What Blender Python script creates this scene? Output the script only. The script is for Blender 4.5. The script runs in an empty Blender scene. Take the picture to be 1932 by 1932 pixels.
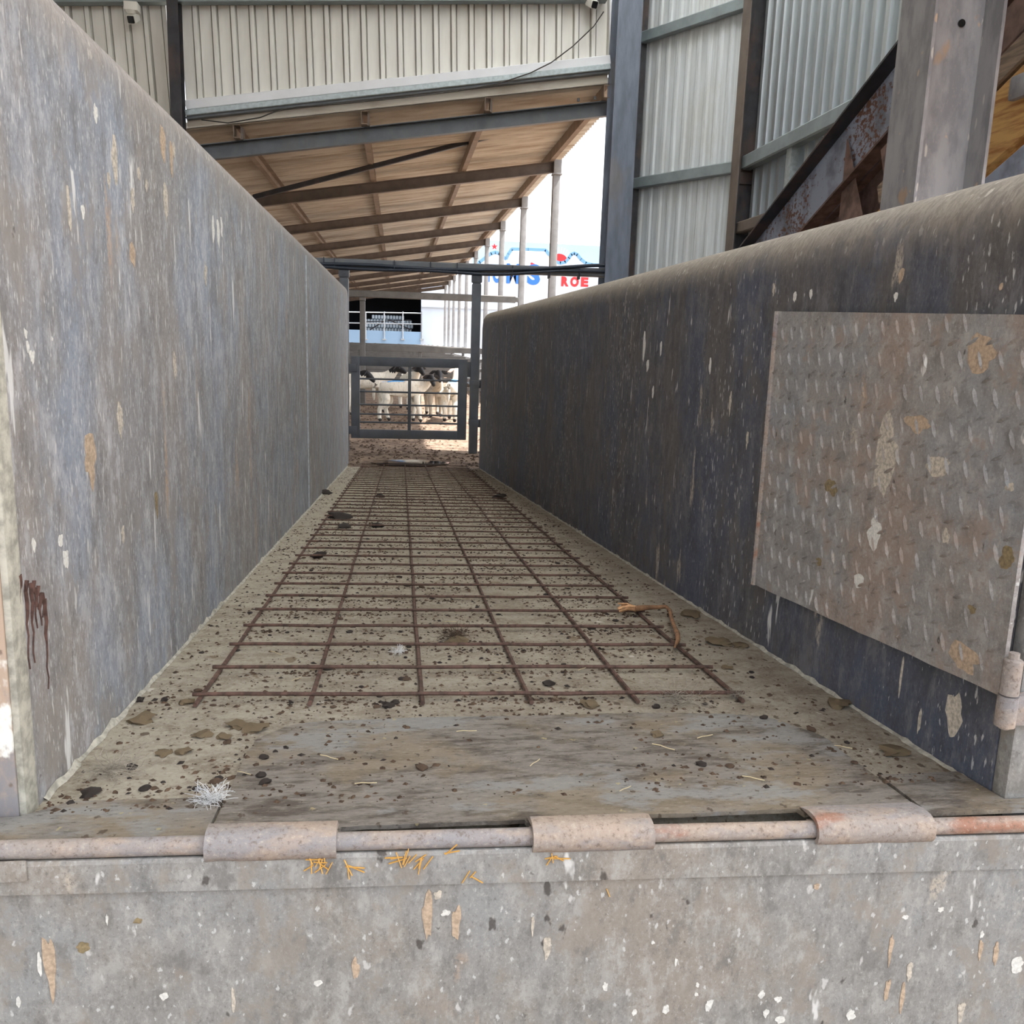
import bpy, bmesh, math, random
from mathutils import Vector, Matrix, Euler, noise as mnoise

random.seed(7)
SC = bpy.context.scene
COL = SC.collection
V = Vector

# ------------------------------------------------------------------ camera
CAM = V((0.0, 0.0, 1.135))
ROT = Matrix(((0.99134105, -0.00686841, -0.13113259),
              (-0.12738028, 0.19224987, -0.97304381),
              (0.03189349, 0.98132197, 0.18971028)))
FPX = 1650.0
cam_data = bpy.data.cameras.new('camera')
cam = bpy.data.objects.new('camera', cam_data)
COL.objects.link(cam)
cam_data.sensor_width = 36.0
cam_data.lens = 36.0 * FPX / 1932.0
cam_data.clip_start = 0.05
cam_data.clip_end = 500
cam.matrix_world = Matrix.Translation(CAM) @ ROT.to_4x4()
SC.camera = cam

# ------------------------------------------------------------------ light
TO_SUN = V((0.53, 0.0, 1.0)).normalized()
world = bpy.data.worlds.new('sky')
SC.world = world
world.use_nodes = True
wt = world.node_tree
wt.nodes.clear()
w_out = wt.nodes.new('ShaderNodeOutputWorld')
w_bg = wt.nodes.new('ShaderNodeBackground')
w_sky = wt.nodes.new('ShaderNodeTexSky')
w_sky.sky_type = 'NISHITA'
w_sky.sun_disc = False
w_sky.sun_elevation = math.asin(TO_SUN.z)
w_sky.sun_rotation = math.atan2(TO_SUN.x, TO_SUN.y)
w_sky.altitude = 100
w_sky.air_density = 1.0
w_sky.dust_density = 3.0
w_bg.inputs['Strength'].default_value = 0.36
w_hs = wt.nodes.new('ShaderNodeHueSaturation')      # hazy, milky sky
w_hs.inputs['Saturation'].default_value = 0.34
wt.links.new(w_sky.outputs[0], w_hs.inputs['Color'])
wt.links.new(w_hs.outputs[0], w_bg.inputs['Color'])
wt.links.new(w_bg.outputs[0], w_out.inputs['Surface'])
sun_data = bpy.data.lights.new('sun', 'SUN')
sun_data.energy = 9.0
sun_data.angle = math.radians(0.55)
sun_data.color = (1.0, 0.965, 0.92)
sun = bpy.data.objects.new('sun', sun_data)
COL.objects.link(sun)
sun.rotation_euler = TO_SUN.to_track_quat('Z', 'Y').to_euler()
SC.view_settings.view_transform = 'Standard'
SC.view_settings.look = 'None'
SC.view_settings.gamma = 1.0
SC.view_settings.use_curve_mapping = False
SC.view_settings.exposure = 0.95


# ------------------------------------------------------------------ helpers
def pixel_ray(px, py):
    return ROT @ V(((px - 966.0) / FPX, -(py - 966.0) / FPX, -1.0))


def ramp_z(y):
    return 0.635 - 0.0805 * y


def ramp_at(px, py):
    r = pixel_ray(px, py)
    t = -0.5 / (r.z + 0.0805 * r.y)
    return CAM + r * t


def at_y(px, py, y):
    r = pixel_ray(px, py)
    return CAM + r * (y / r.y)


def at_x(px, py, x):
    r = pixel_ray(px, py)
    return CAM + r * (x / r.x)


class MB:
    """collects geometry for ONE mesh object"""
    def __init__(self):
        self.v, self.f, self.m = [], [], []

    def add(self, vs, fs, mi=0):
        b = len(self.v)
        self.v += [V(p) for p in vs]
        self.f += [tuple(b + i for i in f) for f in fs]
        self.m += [mi] * len(fs)
        return self

    def box(self, x0, x1, y0, y1, z0, z1, mi=0):
        return self.add([(x0, y0, z0), (x1, y0, z0), (x1, y1, z0), (x0, y1, z0),
                         (x0, y0, z1), (x1, y0, z1), (x1, y1, z1), (x0, y1, z1)],
                        [(0, 3, 2, 1), (4, 5, 6, 7), (0, 1, 5, 4), (1, 2, 6, 5), (2, 3, 7, 6), (3, 0, 4, 7)], mi)

    def bevel_box(self, x0, x1, y0, y1, z0, z1, b=0.004, mi=0):
        bm = bmesh.new()
        bmesh.ops.create_cube(bm, size=1.0)
        for v in bm.verts:
            v.co = V((x0 + (v.co.x + .5) * (x1 - x0), y0 + (v.co.y + .5) * (y1 - y0), z0 + (v.co.z + .5) * (z1 - z0)))
        bmesh.ops.bevel(bm, geom=list(bm.edges), offset=b, segments=2, affect='EDGES', profile=0.6)
        return self.bm(bm, mi)

    def bm(self, bm, mi=0):
        bm.verts.index_update()
        self.add([v.co.copy() for v in bm.verts], [[v.index for v in f.verts] for f in bm.faces], mi)
        bm.free()
        return self

    def prism(self, poly, p0, p1, up=(0, 0, 1), mi=0):
        """poly (a,b) swept from p0 to p1; a along side, b along up"""
        p0, p1 = V(p0), V(p1)
        d = (p1 - p0).normalized()
        u = V(up)
        s = d.cross(u).normalized()
        u = s.cross(d).normalized()
        n = len(poly)
        vs = [p0 + s * a + u * b for a, b in poly] + [p1 + s * a + u * b for a, b in poly]
        fs = [(i, (i + 1) % n, n + (i + 1) % n, n + i) for i in range(n)]
        fs += [tuple(range(n - 1, -1, -1)), tuple(range(n, 2 * n))]
        return self.add(vs, fs, mi)

    def bar(self, p0, p1, w, h, up=(0, 0, 1), mi=0):
        c = min(w, h) * 0.12
        a, b = w / 2, h / 2
        return self.prism([(-a + c, -b), (a - c, -b), (a, -b + c), (a, b - c), (a - c, b), (-a + c, b), (-a, b - c), (-a, -b + c)], p0, p1, up, mi)

    def ibeam(self, p0, p1, w, h, tf, tw, up=(0, 0, 1), mi=0):
        a, b, t = w / 2, h / 2, tw / 2
        return self.prism([(-a, -b), (a, -b), (a, -b + tf), (t, -b + tf), (t, b - tf), (a, b - tf), (a, b), (-a, b),
                           (-a, b - tf), (-t, b - tf), (-t, -b + tf), (-a, -b + tf)], p0, p1, up, mi)

    def channel(self, p0, p1, w, h, t, up=(0, 0, 1), flip=1, mi=0):
        a, b = w / 2 * flip, h / 2
        tt = t * flip
        return self.prism([(-a, -b), (a, -b), (a, -b + t), (-a + tt, -b + t), (-a + tt, b - t), (a, b - t), (a, b), (-a, b)], p0, p1, up, mi)

    def tube(self, pts, r, n=8, mi=0, cap=True, rs=None):
        pts = [V(p) for p in pts]
        rings = []
        ref = V((0, 0, 1))
        for i, p in enumerate(pts):
            d = (pts[min(i + 1, len(pts) - 1)] - pts[max(i - 1, 0)]).normalized()
            if abs(d.dot(ref)) > 0.95:
                ref = V((1, 0, 0)) if abs(d.x) < 0.9 else V((0, 1, 0))
            s = d.cross(ref).normalized()
            u = s.cross(d)
            rr = rs[i] if rs else r
            rings.append([p + (s * math.cos(2 * math.pi * k / n) + u * math.sin(2 * math.pi * k / n)) * rr for k in range(n)])
        vs = [p for rg in rings for p in rg]
        fs = []
        for i in range(len(pts) - 1):
            for k in range(n):
                fs.append((i * n + k, i * n + (k + 1) % n, (i + 1) * n + (k + 1) % n, (i + 1) * n + k))
        if cap:
            fs.append(tuple(range(n - 1, -1, -1)))
            e = (len(pts) - 1) * n
            fs.append(tuple(range(e, e + n)))
        return self.add(vs, fs, mi)

    def poly_y(self, pts, y0, y1, mi=0):
        """polygon in XZ extruded from y0 (front) to y1"""
        n = len(pts)
        vs = [(x, y0, z) for x, z in pts] + [(x, y1, z) for x, z in pts]
        fs = [tuple(range(n)), tuple(range(2 * n - 1, n - 1, -1))]
        fs += [(i, n + i, n + (i + 1) % n, (i + 1) % n) for i in range(n)]
        return self.add(vs, fs, mi)

    def grid(self, rows, mi=0, close=False):
        n = len(rows[0])
        vs = [p for r in rows for p in r]
        fs = []
        for i in range(len(rows) - 1):
            for k in range(n if close else n - 1):
                fs.append((i * n + k, i * n + (k + 1) % n, (i + 1) * n + (k + 1) % n, (i + 1) * n + k))
        return self.add(vs, fs, mi)


WL = {}          # world location of each root or part


def tag(o, label=None, cat=None, group=None, kind=None):
    if label: o['label'] = label
    if cat: o['category'] = cat
    if group: o['group'] = group
    if kind: o['kind'] = kind
    return o


def thing(name, label, cat, loc=(0, 0, 0), group=None, kind=None):
    o = bpy.data.objects.new(name, None)
    o.empty_display_size = 0.1
    COL.objects.link(o)
    o.location = loc
    WL[o.name] = V(loc)
    return tag(o, label, cat, group, kind)


def mesh_of(name, mb, mats, smooth=35):
    me = bpy.data.meshes.new(name)
    me.from_pydata(mb.v, [], mb.f)
    for m in (mats if isinstance(mats, (list, tuple)) else [mats]):
        me.materials.append(m)
    if any(mb.m):
        me.polygons.foreach_set('material_index', mb.m)
    me.update()
    bm = bmesh.new()
    bm.from_mesh(me)
    bmesh.ops.recalc_face_normals(bm, faces=bm.faces)
    bm.to_mesh(me)
    bm.free()
    if smooth:
        me.polygons.foreach_set('use_smooth', [True] * len(me.polygons))
        me.set_sharp_from_angle(angle=math.radians(smooth))
    return me


def put(name, mb, mats, parent=None, local=False, smooth=35, label=None, cat=None, group=None, kind=None):
    """links the collected geometry as ONE mesh object; world coordinates unless local"""
    if parent is not None:
        base = V((0, 0, 0)) if local else WL[parent.name]
    elif local:
        base = V((0, 0, 0))
    else:
        xs = [p.x for p in mb.v]; ys = [p.y for p in mb.v]; zs = [p.z for p in mb.v]
        base = V(((min(xs) + max(xs)) / 2, (min(ys) + max(ys)) / 2, min(zs)))
    if not local:
        mb.v = [p - base for p in mb.v]
    o = bpy.data.objects.new(name, mesh_of(name, mb, mats, smooth))
    COL.objects.link(o)
    if parent is not None:
        o.parent = parent
        WL[o.name] = V(WL[parent.name])
    else:
        o.location = base
        WL[o.name] = base
    return tag(o, label, cat, group, kind)


def put_mesh(name, me, parent=None, loc=(0, 0, 0), rot=None, **k):
    o = bpy.data.objects.new(name, me)
    COL.objects.link(o)
    o.location = loc
    if rot is not None:
        o.rotation_euler = rot
    if parent is not None:
        o.parent = parent
    WL[o.name] = V(loc)
    return tag(o, **k)


def copy_tree(o, loc=None, rz=None, parent=None, label=None):
    c = o.copy()
    COL.objects.link(c)
    if parent is not None:
        c.parent = parent
    if loc is not None:
        c.location = loc
    if rz is not None:
        c.rotation_euler.z = rz
    if label:
        c['label'] = label
    for ch in list(o.children):
        copy_tree(ch, parent=c)
    return c


# ------------------------------------------------------------------ materials
def srgb(r, g, b):
    def f(c):
        c /= 255.0
        return c / 12.92 if c <= 0.04045 else ((c + 0.055) / 1.055) ** 2.4
    return (f(r), f(g), f(b), 1.0)


class NT:
    def __init__(self, name):
        self.mat = bpy.data.materials.new(name)
        self.mat.use_nodes = True
        self.t = self.mat.node_tree
        self.b = self.t.nodes['Principled BSDF']
        self.co = self.t.nodes.new('ShaderNodeTexCoord').outputs['Object']

    def n(self, typ, **props):
        nd = self.t.nodes.new(typ)
        for k, v in props.items():
            setattr(nd, k, v)
        return nd

    def set(self, sock, v):
        if isinstance(v, bpy.types.NodeSocket):
            self.t.links.new(v, sock)
        else:
            sock.default_value = v

    def map(self, scale=(1, 1, 1), loc=(0, 0, 0), rot=(0, 0, 0), vec=None):
        m = self.n('ShaderNodeMapping')
        self.set(m.inputs['Vector'], vec or self.co)
        m.inputs['Scale'].default_value = scale
        m.inputs['Location'].default_value = loc
        m.inputs['Rotation'].default_value = rot
        return m.outputs[0]

    def noise(self, scale, detail=4, rough=0.55, vec=None, dist=0.0, col=False):
        m = self.n('ShaderNodeTexNoise')
        self.set(m.inputs['Vector'], vec or self.co)
        m.inputs['Scale'].default_value = scale
        m.inputs['Detail'].default_value = detail
        m.inputs['Roughness'].default_value = rough
        m.inputs['Distortion'].default_value = dist
        return m.outputs['Color' if col else 'Fac']

    def math(self, op, a, b=0.0, clamp=False):
        m = self.n('ShaderNodeMath', operation=op, use_clamp=clamp)
        self.set(m.inputs[0], a)
        self.set(m.inputs[1], b)
        return m.outputs[0]

    def ss(self, x, lo, hi, a=0.0, b=1.0):
        m = self.n('ShaderNodeMapRange', interpolation_type='SMOOTHSTEP')
        self.set(m.inputs['Value'], x)
        self.set(m.inputs['From Min'], lo)
        self.set(m.inputs['From Max'], hi)
        m.inputs['To Min'].default_value = a
        m.inputs['To Max'].default_value = b
        return m.outputs['Result']

    def mix(self, a, b, fac, mode='MIX'):
        m = self.n('ShaderNodeMix', data_type='RGBA', blend_type=mode)
        self.set(m.inputs[0], fac)
        self.set(m.inputs[6], a)
        self.set(m.inputs[7], b)
        return m.outputs[2]

    def warp(self, vec, scale, amt):
        nz = self.noise(scale, 2, col=True, vec=vec)
        s = self.n('ShaderNodeVectorMath', operation='SUBTRACT')
        self.set(s.inputs[0], nz)
        s.inputs[1].default_value = (0.5, 0.5, 0.5)
        m = self.n('ShaderNodeVectorMath', operation='MULTIPLY_ADD')
        self.set(m.inputs[0], s.outputs[0])
        m.inputs[1].default_value = (amt, amt, amt)
        self.set(m.inputs[2], vec)
        return m.outputs[0]

    def splat(self, scale, density, size=0.45, soft=0.08, seed=0.0, warp=0.35):
        """irregular spots: scale is a 3-tuple (cells per metre on each axis)"""
        vec = self.map(scale, (seed, seed * 1.7, seed * 0.6))
        vec = self.warp(vec, 2.2, warp)
        vo = self.n('ShaderNodeTexVoronoi', feature='F1')
        self.set(vo.inputs['Vector'], vec)
        vo.inputs['Scale'].default_value = 1.0
        vo.inputs['Randomness'].default_value = 0.9
        sep = self.n('ShaderNodeSeparateColor')
        self.set(sep.inputs[0], vo.outputs['Color'])
        r = self.math('MULTIPLY', self.math('SUBTRACT', sep.outputs[0], 1.0 - density), size / max(density, 1e-3))
        d = self.math('SUBTRACT', r, vo.outputs['Distance'])
        return self.ss(d, -soft * 0.2, soft)

    def done(self, color, rough=0.8, bump=None, bump_s=0.3, bump_d=0.004, metal=0.0, spec=0.4):
        self.set(self.b.inputs['Base Color'], color)
        self.set(self.b.inputs['Roughness'], rough)
        self.set(self.b.inputs['Metallic'], metal)
        self.b.inputs['Specular IOR Level'].default_value = spec
        if bump is not None:
            bp = self.n('ShaderNodeBump')
            bp.inputs['Strength'].default_value = bump_s
            bp.inputs['Distance'].default_value = bump_d
            self.set(bp.inputs['Height'], bump)
            self.t.links.new(bp.outputs[0], self.b.inputs['Normal'])
        return self.mat


def plain(name, c, rough=0.7, var=0.12, scale=12.0, metal=0.0, spec=0.4, streak=None, dirt=None, dirt_amt=0.4):
    n = NT(name)
    col = srgb(*c)
    vec = n.map(streak) if streak else n.co
    nz = n.noise(scale, 5, 0.6, vec=vec)
    dark = tuple(x * (1 - var * 2) for x in col[:3]) + (1,)
    lite = tuple(min(1, x * (1 + var * 2)) for x in col[:3]) + (1,)
    c1 = n.mix(dark, lite, n.ss(nz, 0.3, 0.7))
    if dirt:
        c1 = n.mix(c1, srgb(*dirt), n.math('MULTIPLY', n.ss(n.noise(scale * 0.35, 6, 0.65, vec=n.map((1.3, 1.1, 0.6), (3, 5, 7))), 0.48, 0.66), dirt_amt))
    return n.done(c1, rough, nz, 0.15, 0.002, metal, spec)


def chute_wall_mat(name, base, cool, warm, pale, spots, seed, mud=1.0, stretch=1.0, ztop=None, topcol=None):
    """dung-splashed, vertically streaked steel; stretch 1 = long vertical runs, 0.4 = rounder blotches"""
    n = NT(name)
    sz = 1.0 - 0.72 * stretch
    dk = lambda k: tuple(x * k for x in srgb(*base)[:3]) + (1,)
    big = n.noise(2.4, 7, 0.62, vec=n.map((1, 1, 0.4 + sz * 0.6), (seed, 0, 0)))
    c = n.mix(srgb(*base), srgb(*cool), n.ss(big, 0.42, 0.60))
    big2 = n.noise(3.3, 7, 0.66, vec=n.map((1, 1, 0.35 + sz * 0.6), (0, seed + 4, 0)))
    c = n.mix(c, srgb(*warm), n.math('MULTIPLY', n.ss(big2, 0.47, 0.64), 0.9))
    st = n.noise(1.0, 9, 0.72, vec=n.map((60, 38, 38 * sz + 0.5), (seed, 1, 0)))
    c = n.mix(c, srgb(*pale), n.math('MULTIPLY', n.ss(st, 0.50, 0.66), 0.62))
    c = n.mix(c, dk(0.55), n.math('MULTIPLY', n.ss(st, 0.46, 0.33), 0.5))
    st2 = n.noise(1.0, 7, 0.7, vec=n.map((26, 15, 13 * sz + 0.3), (seed + 9, 1, 0)))
    c = n.mix(c, dk(0.58), n.math('MULTIPLY', n.ss(st2, 0.53, 0.68), 0.55))
    fine = n.noise(1.0, 8, 0.78, vec=n.map((190, 190, 60 + 130 * sz), (0, 0, seed)))
    c = n.mix(c, srgb(*pale), n.math('MULTIPLY', n.ss(fine, 0.52, 0.66), 0.75))
    c = n.mix(c, dk(0.45), n.math('MULTIPLY', n.ss(fine, 0.46, 0.34), 0.65))
    mt = n.noise(1.0, 9, 0.74, vec=n.map((21, 17, 7 + 11 * sz), (seed * 2, 3, 1)))
    c = n.mix(c, srgb(*pale), n.math('MULTIPLY', n.ss(mt, 0.53, 0.63), 0.5))
    c = n.mix(c, dk(0.60), n.math('MULTIPLY', n.ss(mt, 0.47, 0.37), 0.55))
    c = n.mix(c, srgb(*warm), n.math('MULTIPLY', n.ss(n.noise(1.0, 8, 0.72, vec=n.map((13, 11, 4 + 7 * sz), (2, seed, 1))), 0.53, 0.61), 0.6))
    k = spots
    ms = 0.28 + 0.6 * (1 - stretch)
    m0 = n.splat((130, 130, 130 * ms), 0.48 * k, 0.36, 0.12, seed + 0.3, 0.8)
    c = n.mix(c, srgb(206, 205, 200), n.math('MULTIPLY', m0, 0.7))
    m1 = n.splat((62, 62, 62 * ms * 0.8), 0.34 * k, 0.30, 0.14, seed + 1.3, 0.9)
    c = n.mix(c, srgb(205, 202, 196), n.math('MULTIPLY', m1, 0.75))
    brk = n.ss(fine, 0.40, 0.54)
    m2 = n.splat((20, 20, 20 * ms * 0.8), 0.18 * k, 0.34, 0.14, seed + 2.1, 1.0)
    c = n.mix(c, srgb(190, 178, 160), n.math('MULTIPLY', n.math('MULTIPLY', m2, brk), 0.75))
    m3 = n.splat((11, 11, 11 * ms * 0.7), 0.16 * k * mud, 0.36, 0.16, seed + 5.2, 1.1)
    c = n.mix(c, srgb(186, 156, 126), n.math('MULTIPLY', n.math('MULTIPLY', m3, brk), 0.8))
    m4 = n.splat((46, 46, 30), 0.13, 0.30, 0.12, seed + 7.7, 0.8)
    c = n.mix(c, srgb(56, 48, 43), n.math('MULTIPLY', m4, 0.75))
    m5 = n.splat((30, 30, 30 * ms * 0.6), 0.10 * k, 0.34, 0.10, seed + 11.7, 1.0)
    c = n.mix(c, srgb(222, 220, 214), n.math('MULTIPLY', m5, 0.8))
    if ztop is not None:      # scuffing and dust, plus light from above painted on the rolled top
        sx = n.n('ShaderNodeSeparateXYZ')
        n.set(sx.inputs[0], n.co)
        zz = n.math('ADD', sx.outputs[2], n.math('MULTIPLY', n.math('SUBTRACT', st2, 0.5), 0.10))
        tm = n.ss(zz, ztop - 0.115, ztop - 0.02)
        sc = n.noise(1.0, 8, 0.75, vec=n.map((45, 110, 45), (seed, 1, 0), (0.35, 0.0, 0.0)))
        tc = n.mix(tuple(x * 0.66 for x in srgb(*topcol)[:3]) + (1,), srgb(*topcol), n.ss(sc, 0.40, 0.60))
        tc = n.mix(tc, srgb(214, 206, 192), n.math('MULTIPLY', n.splat((46, 60, 40), 0.4, 0.36, 0.12, seed + 30, 0.8), 0.7))
        c = n.mix(c, tc, n.math('MULTIPLY', tm, 0.9))
    h = n.math('ADD', fine, n.math('MULTIPLY', n.math('ADD', m2, m3), 0.7))
    return n.done(c, 0.72, h, 0.35, 0.003, 0.0, 0.35)


M = {}
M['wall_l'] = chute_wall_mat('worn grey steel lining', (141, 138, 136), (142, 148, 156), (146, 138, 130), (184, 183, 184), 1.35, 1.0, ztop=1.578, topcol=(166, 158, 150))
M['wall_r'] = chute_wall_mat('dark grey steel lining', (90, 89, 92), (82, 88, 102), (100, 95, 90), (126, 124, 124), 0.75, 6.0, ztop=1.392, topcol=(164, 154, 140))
M['front'] = chute_wall_mat('dirty grey steel plate', (142, 139, 133), (147, 147, 144), (147, 138, 126), (176, 173, 166), 0.7, 13.0, 1.3, 0.45)
M['plate'] = chute_wall_mat('rusty chequer plate', (150, 145, 140), (148, 151, 153), (158, 140, 126), (182, 178, 172), 0.8, 21.0, 1.6, 0.15)


def peeling_mat():
    n = NT('peeling paint over rust')
    a = n.noise(9, 6, 0.65, vec=n.map((1.4, 1, 0.8)))
    c = n.mix(srgb(142, 138, 138), srgb(184, 162, 142), n.ss(a, 0.42, 0.58))
    b = n.noise(12, 5, 0.6, vec=n.map((1.2, 1, 0.7), (4, 4, 4)))
    c = n.mix(c, srgb(236, 234, 224), n.ss(b, 0.51, 0.57))
    d = n.splat((60, 60, 40), 0.25, 0.35, 0.1, 3)
    c = n.mix(c, srgb(110, 92, 78), n.math('MULTIPLY', d, 0.7))
    return n.done(c, 0.8, b, 0.5, 0.003)


M['peel'] = peeling_mat()


def floor_mat():
    n = NT('dung stained concrete')
    fine = n.noise(110, 8, 0.78)
    mid = n.noise(16, 9, 0.72, vec=n.map((0.8, 1.3, 1)))
    big = n.noise(3.0, 5, 0.6)
    c = n.mix(srgb(172, 164, 147), srgb(144, 134, 118), n.ss(mid, 0.42, 0.64))
    c = n.mix(c, srgb(192, 185, 168), n.math('MULTIPLY', n.ss(fine, 0.52, 0.66), 0.7))
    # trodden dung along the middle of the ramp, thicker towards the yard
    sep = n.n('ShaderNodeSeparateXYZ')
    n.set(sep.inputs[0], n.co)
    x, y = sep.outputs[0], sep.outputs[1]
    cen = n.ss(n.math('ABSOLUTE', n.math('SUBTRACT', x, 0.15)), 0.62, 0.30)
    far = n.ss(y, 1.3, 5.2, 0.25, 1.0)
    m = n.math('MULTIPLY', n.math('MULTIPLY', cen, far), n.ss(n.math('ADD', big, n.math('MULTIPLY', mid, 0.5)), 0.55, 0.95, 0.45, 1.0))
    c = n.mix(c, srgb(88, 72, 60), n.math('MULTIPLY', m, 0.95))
    sp = n.splat((55, 38, 40), 0.35, 0.36, 0.12, 2, 0.6)
    c = n.mix(c, srgb(82, 66, 50), n.math('MULTIPLY', sp, 0.8))
    spf = n.splat((120, 100, 80), 0.6, 0.36, 0.14, 32, 0.9)
    c = n.mix(c, srgb(92, 76, 58), n.math('MULTIPLY', n.math('MULTIPLY', spf, n.ss(mid, 0.36, 0.56)), 0.85))
    c = n.mix(c, srgb(112, 98, 78), n.math('MULTIPLY', n.ss(fine, 0.47, 0.36), 0.7))
    sp2 = n.splat((20, 14, 20), 0.2, 0.34, 0.1, 9, 0.7)
    c = n.mix(c, srgb(112, 94, 72), n.math('MULTIPLY', sp2, 0.7))
    sp3 = n.splat((26, 20, 20), 0.1, 0.22, 0.05, 19, 0.5)
    c = n.mix(c, srgb(214, 210, 198), n.math('MULTIPLY', sp3, 0.7))
    h = n.math('ADD', n.math('ADD', fine, n.math('MULTIPLY', mid, 1.5)), sp)
    return n.done(c, 0.9, h, 0.6, 0.006, 0, 0.25)


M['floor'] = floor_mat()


def threshold_mat():
    n = NT('smeared steel plate')
    sm = n.noise(1.0, 8, 0.72, vec=n.map((9, 30, 10), (0, 0, 0), (0, 0, 0.2)))
    fine = n.noise(1.0, 8, 0.78, vec=n.map((60, 170, 100)))
    c = n.mix(srgb(134, 128, 119), srgb(92, 84, 75), n.ss(sm, 0.44, 0.60))
    big = n.noise(4.5, 7, 0.65)
    c = n.mix(c, srgb(140, 126, 104), n.math('MULTIPLY', n.ss(big, 0.47, 0.60), 0.65))
    c = n.mix(c, srgb(144, 143, 139), n.math('MULTIPLY', n.ss(n.noise(5.5, 7, 0.66, vec=n.map((0.8, 1.6, 1), (7, 3, 1))), 0.54, 0.62), 0.8))
    c = n.mix(c, srgb(172, 164, 148), n.math('MULTIPLY', n.ss(fine, 0.53, 0.68), 0.6))
    c = n.mix(c, srgb(66, 58, 51), n.math('MULTIPLY', n.ss(fine, 0.46, 0.34), 0.75))
    sp = n.splat((60, 50, 40), 0.3, 0.34, 0.12, 5, 0.9)
    c = n.mix(c, srgb(80, 66, 52), n.math('MULTIPLY', sp, 0.8))
    sp2 = n.splat((70, 60, 40), 0.12, 0.3, 0.1, 15, 0.9)
    c = n.mix(c, srgb(176, 162, 120), n.math('MULTIPLY', sp2, 0.7))
    return n.done(c, 0.8, n.math('ADD', fine, sm), 0.5, 0.005, 0, 0.3)


M['threshold'] = threshold_mat()


def pipe_mat():
    n = NT('worn hinge steel')
    a = n.noise(22, 6, 0.65, vec=n.map((0.5, 1, 1)))
    c = n.mix(srgb(156, 146, 138), srgb(172, 154, 138), n.ss(a, 0.42, 0.6))
    c = n.mix(c, srgb(142, 141, 144), n.math('MULTIPLY', n.ss(n.noise(12, 6, 0.65, vec=n.map((0.4, 1, 1), (5, 5, 5))), 0.5, 0.62), 0.7))
    c = n.mix(c, srgb(156, 104, 78), n.math('MULTIPLY', n.ss(n.noise(16, 5, vec=n.map((0.4, 1, 1), (9, 5, 5))), 0.56, 0.68), 0.8))
    f = n.noise(150, 7, 0.78)
    c = n.mix(c, srgb(112, 98, 86), n.math('MULTIPLY', n.ss(f, 0.52, 0.64), 0.7))
    c = n.mix(c, srgb(196, 184, 168), n.math('MULTIPLY', n.ss(f, 0.46, 0.36), 0.5))
    return n.done(c, 0.7, n.math('ADD', f, a), 0.5, 0.003)


M['pipe'] = pipe_mat()
M['rust_bar'] = plain('rusty reinforcing bar', (90, 68, 58), 0.85, 0.25, 60, dirt=(80, 66, 54))
M['dung'] = plain('dry dung', (78, 62, 48), 0.95, 0.3, 50)
M['dung_dark'] = plain('fresh dark dung', (44, 36, 31), 0.8, 0.3, 50)
M['straw'] = plain('golden straw', (214, 164, 84), 0.7, 0.15, 60)
M['straw_pale'] = plain('bleached straw', (206, 190, 150), 0.8, 0.15, 60)
M['wool'] = plain('white wool', (214, 214, 212), 0.95, 0.06, 60)
M['wool_grey'] = plain('soiled grey wool', (148, 140, 126), 0.95, 0.15, 60)
M['stain'] = plain('dried brown run', (86, 62, 54), 0.85, 0.2, 80)
M['weld'] = plain('pale weld bead', (172, 178, 180), 0.7, 0.1, 60)
M['lime'] = plain('crusted pale dust', (172, 168, 154), 0.95, 0.15, 60)

M['blue_steel'] = plain('blue grey painted steel', (110, 118, 132), 0.5, 0.1, 5, streak=(3, 3, 0.6), dirt=(132, 122, 112), dirt_amt=0.4)
M['grey_steel'] = plain('grey painted steel', (96, 100, 104), 0.5, 0.06, 8, dirt=(120, 114, 106), dirt_amt=0.25)
M['gate_steel'] = plain('grey gate paint', (82, 86, 92), 0.5, 0.06, 8, dirt=(100, 94, 86), dirt_amt=0.3)
M['rafter'] = plain('dusty grey brown steel', (112, 102, 94), 0.6, 0.08, 6, dirt=(128, 112, 96), dirt_amt=0.4)
M['purlin'] = plain('dusty brown purlin', (134, 119, 105), 0.7, 0.1, 6)
M['post_pale'] = plain('grey roof post paint', (146, 146, 146), 0.55, 0.06, 8)
M['black_steel'] = plain('black steel', (52, 52, 56), 0.5, 0.12, 10, dirt=(92, 70, 58), dirt_amt=0.5)
M['galv'] = plain('galvanised steel', (166, 176, 178), 0.45, 0.08, 30, metal=0.35)
M['girt'] = plain('galvanised girt', (136, 146, 148), 0.5, 0.06, 6, metal=0.2)
M['white_sheet'] = plain('white sheeting', (226, 225, 219), 0.5, 0.03, 3, streak=(4, 4, 0.5), dirt=(196, 186, 166), dirt_amt=0.25)
M['white_trim'] = plain('white flashing', (224, 226, 230), 0.45, 0.02, 3)
M['alu_sheet'] = plain('silver sheeting', (198, 204, 206), 0.5, 0.06, 4, streak=(10, 10, 0.35), dirt=(180, 174, 160), dirt_amt=0.3)
M['stripe_sheet'] = plain('grey ribbed sheeting', (190, 196, 198), 0.34, 0.04, 4, metal=0.75, streak=(8, 8, 0.4))


def roof_sheet_mat():
    n = NT('dusty fibre cement roof sheet')
    a = n.noise(1.0, 6, 0.65, vec=n.map((0.8, 7, 2)))
    c = n.mix(srgb(206, 200, 188), srgb(172, 160, 144), n.ss(a, 0.4, 0.66))
    b = n.noise(1.0, 6, 0.7, vec=n.map((1.2, 20, 3), (4, 4, 4)))
    c = n.mix(c, srgb(128, 110, 92), n.math('MULTIPLY', n.ss(b, 0.58, 0.74), 0.6))
    return n.done(c, 0.9, a, 0.2, 0.004)


M['roof_sheet'] = roof_sheet_mat()


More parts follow.
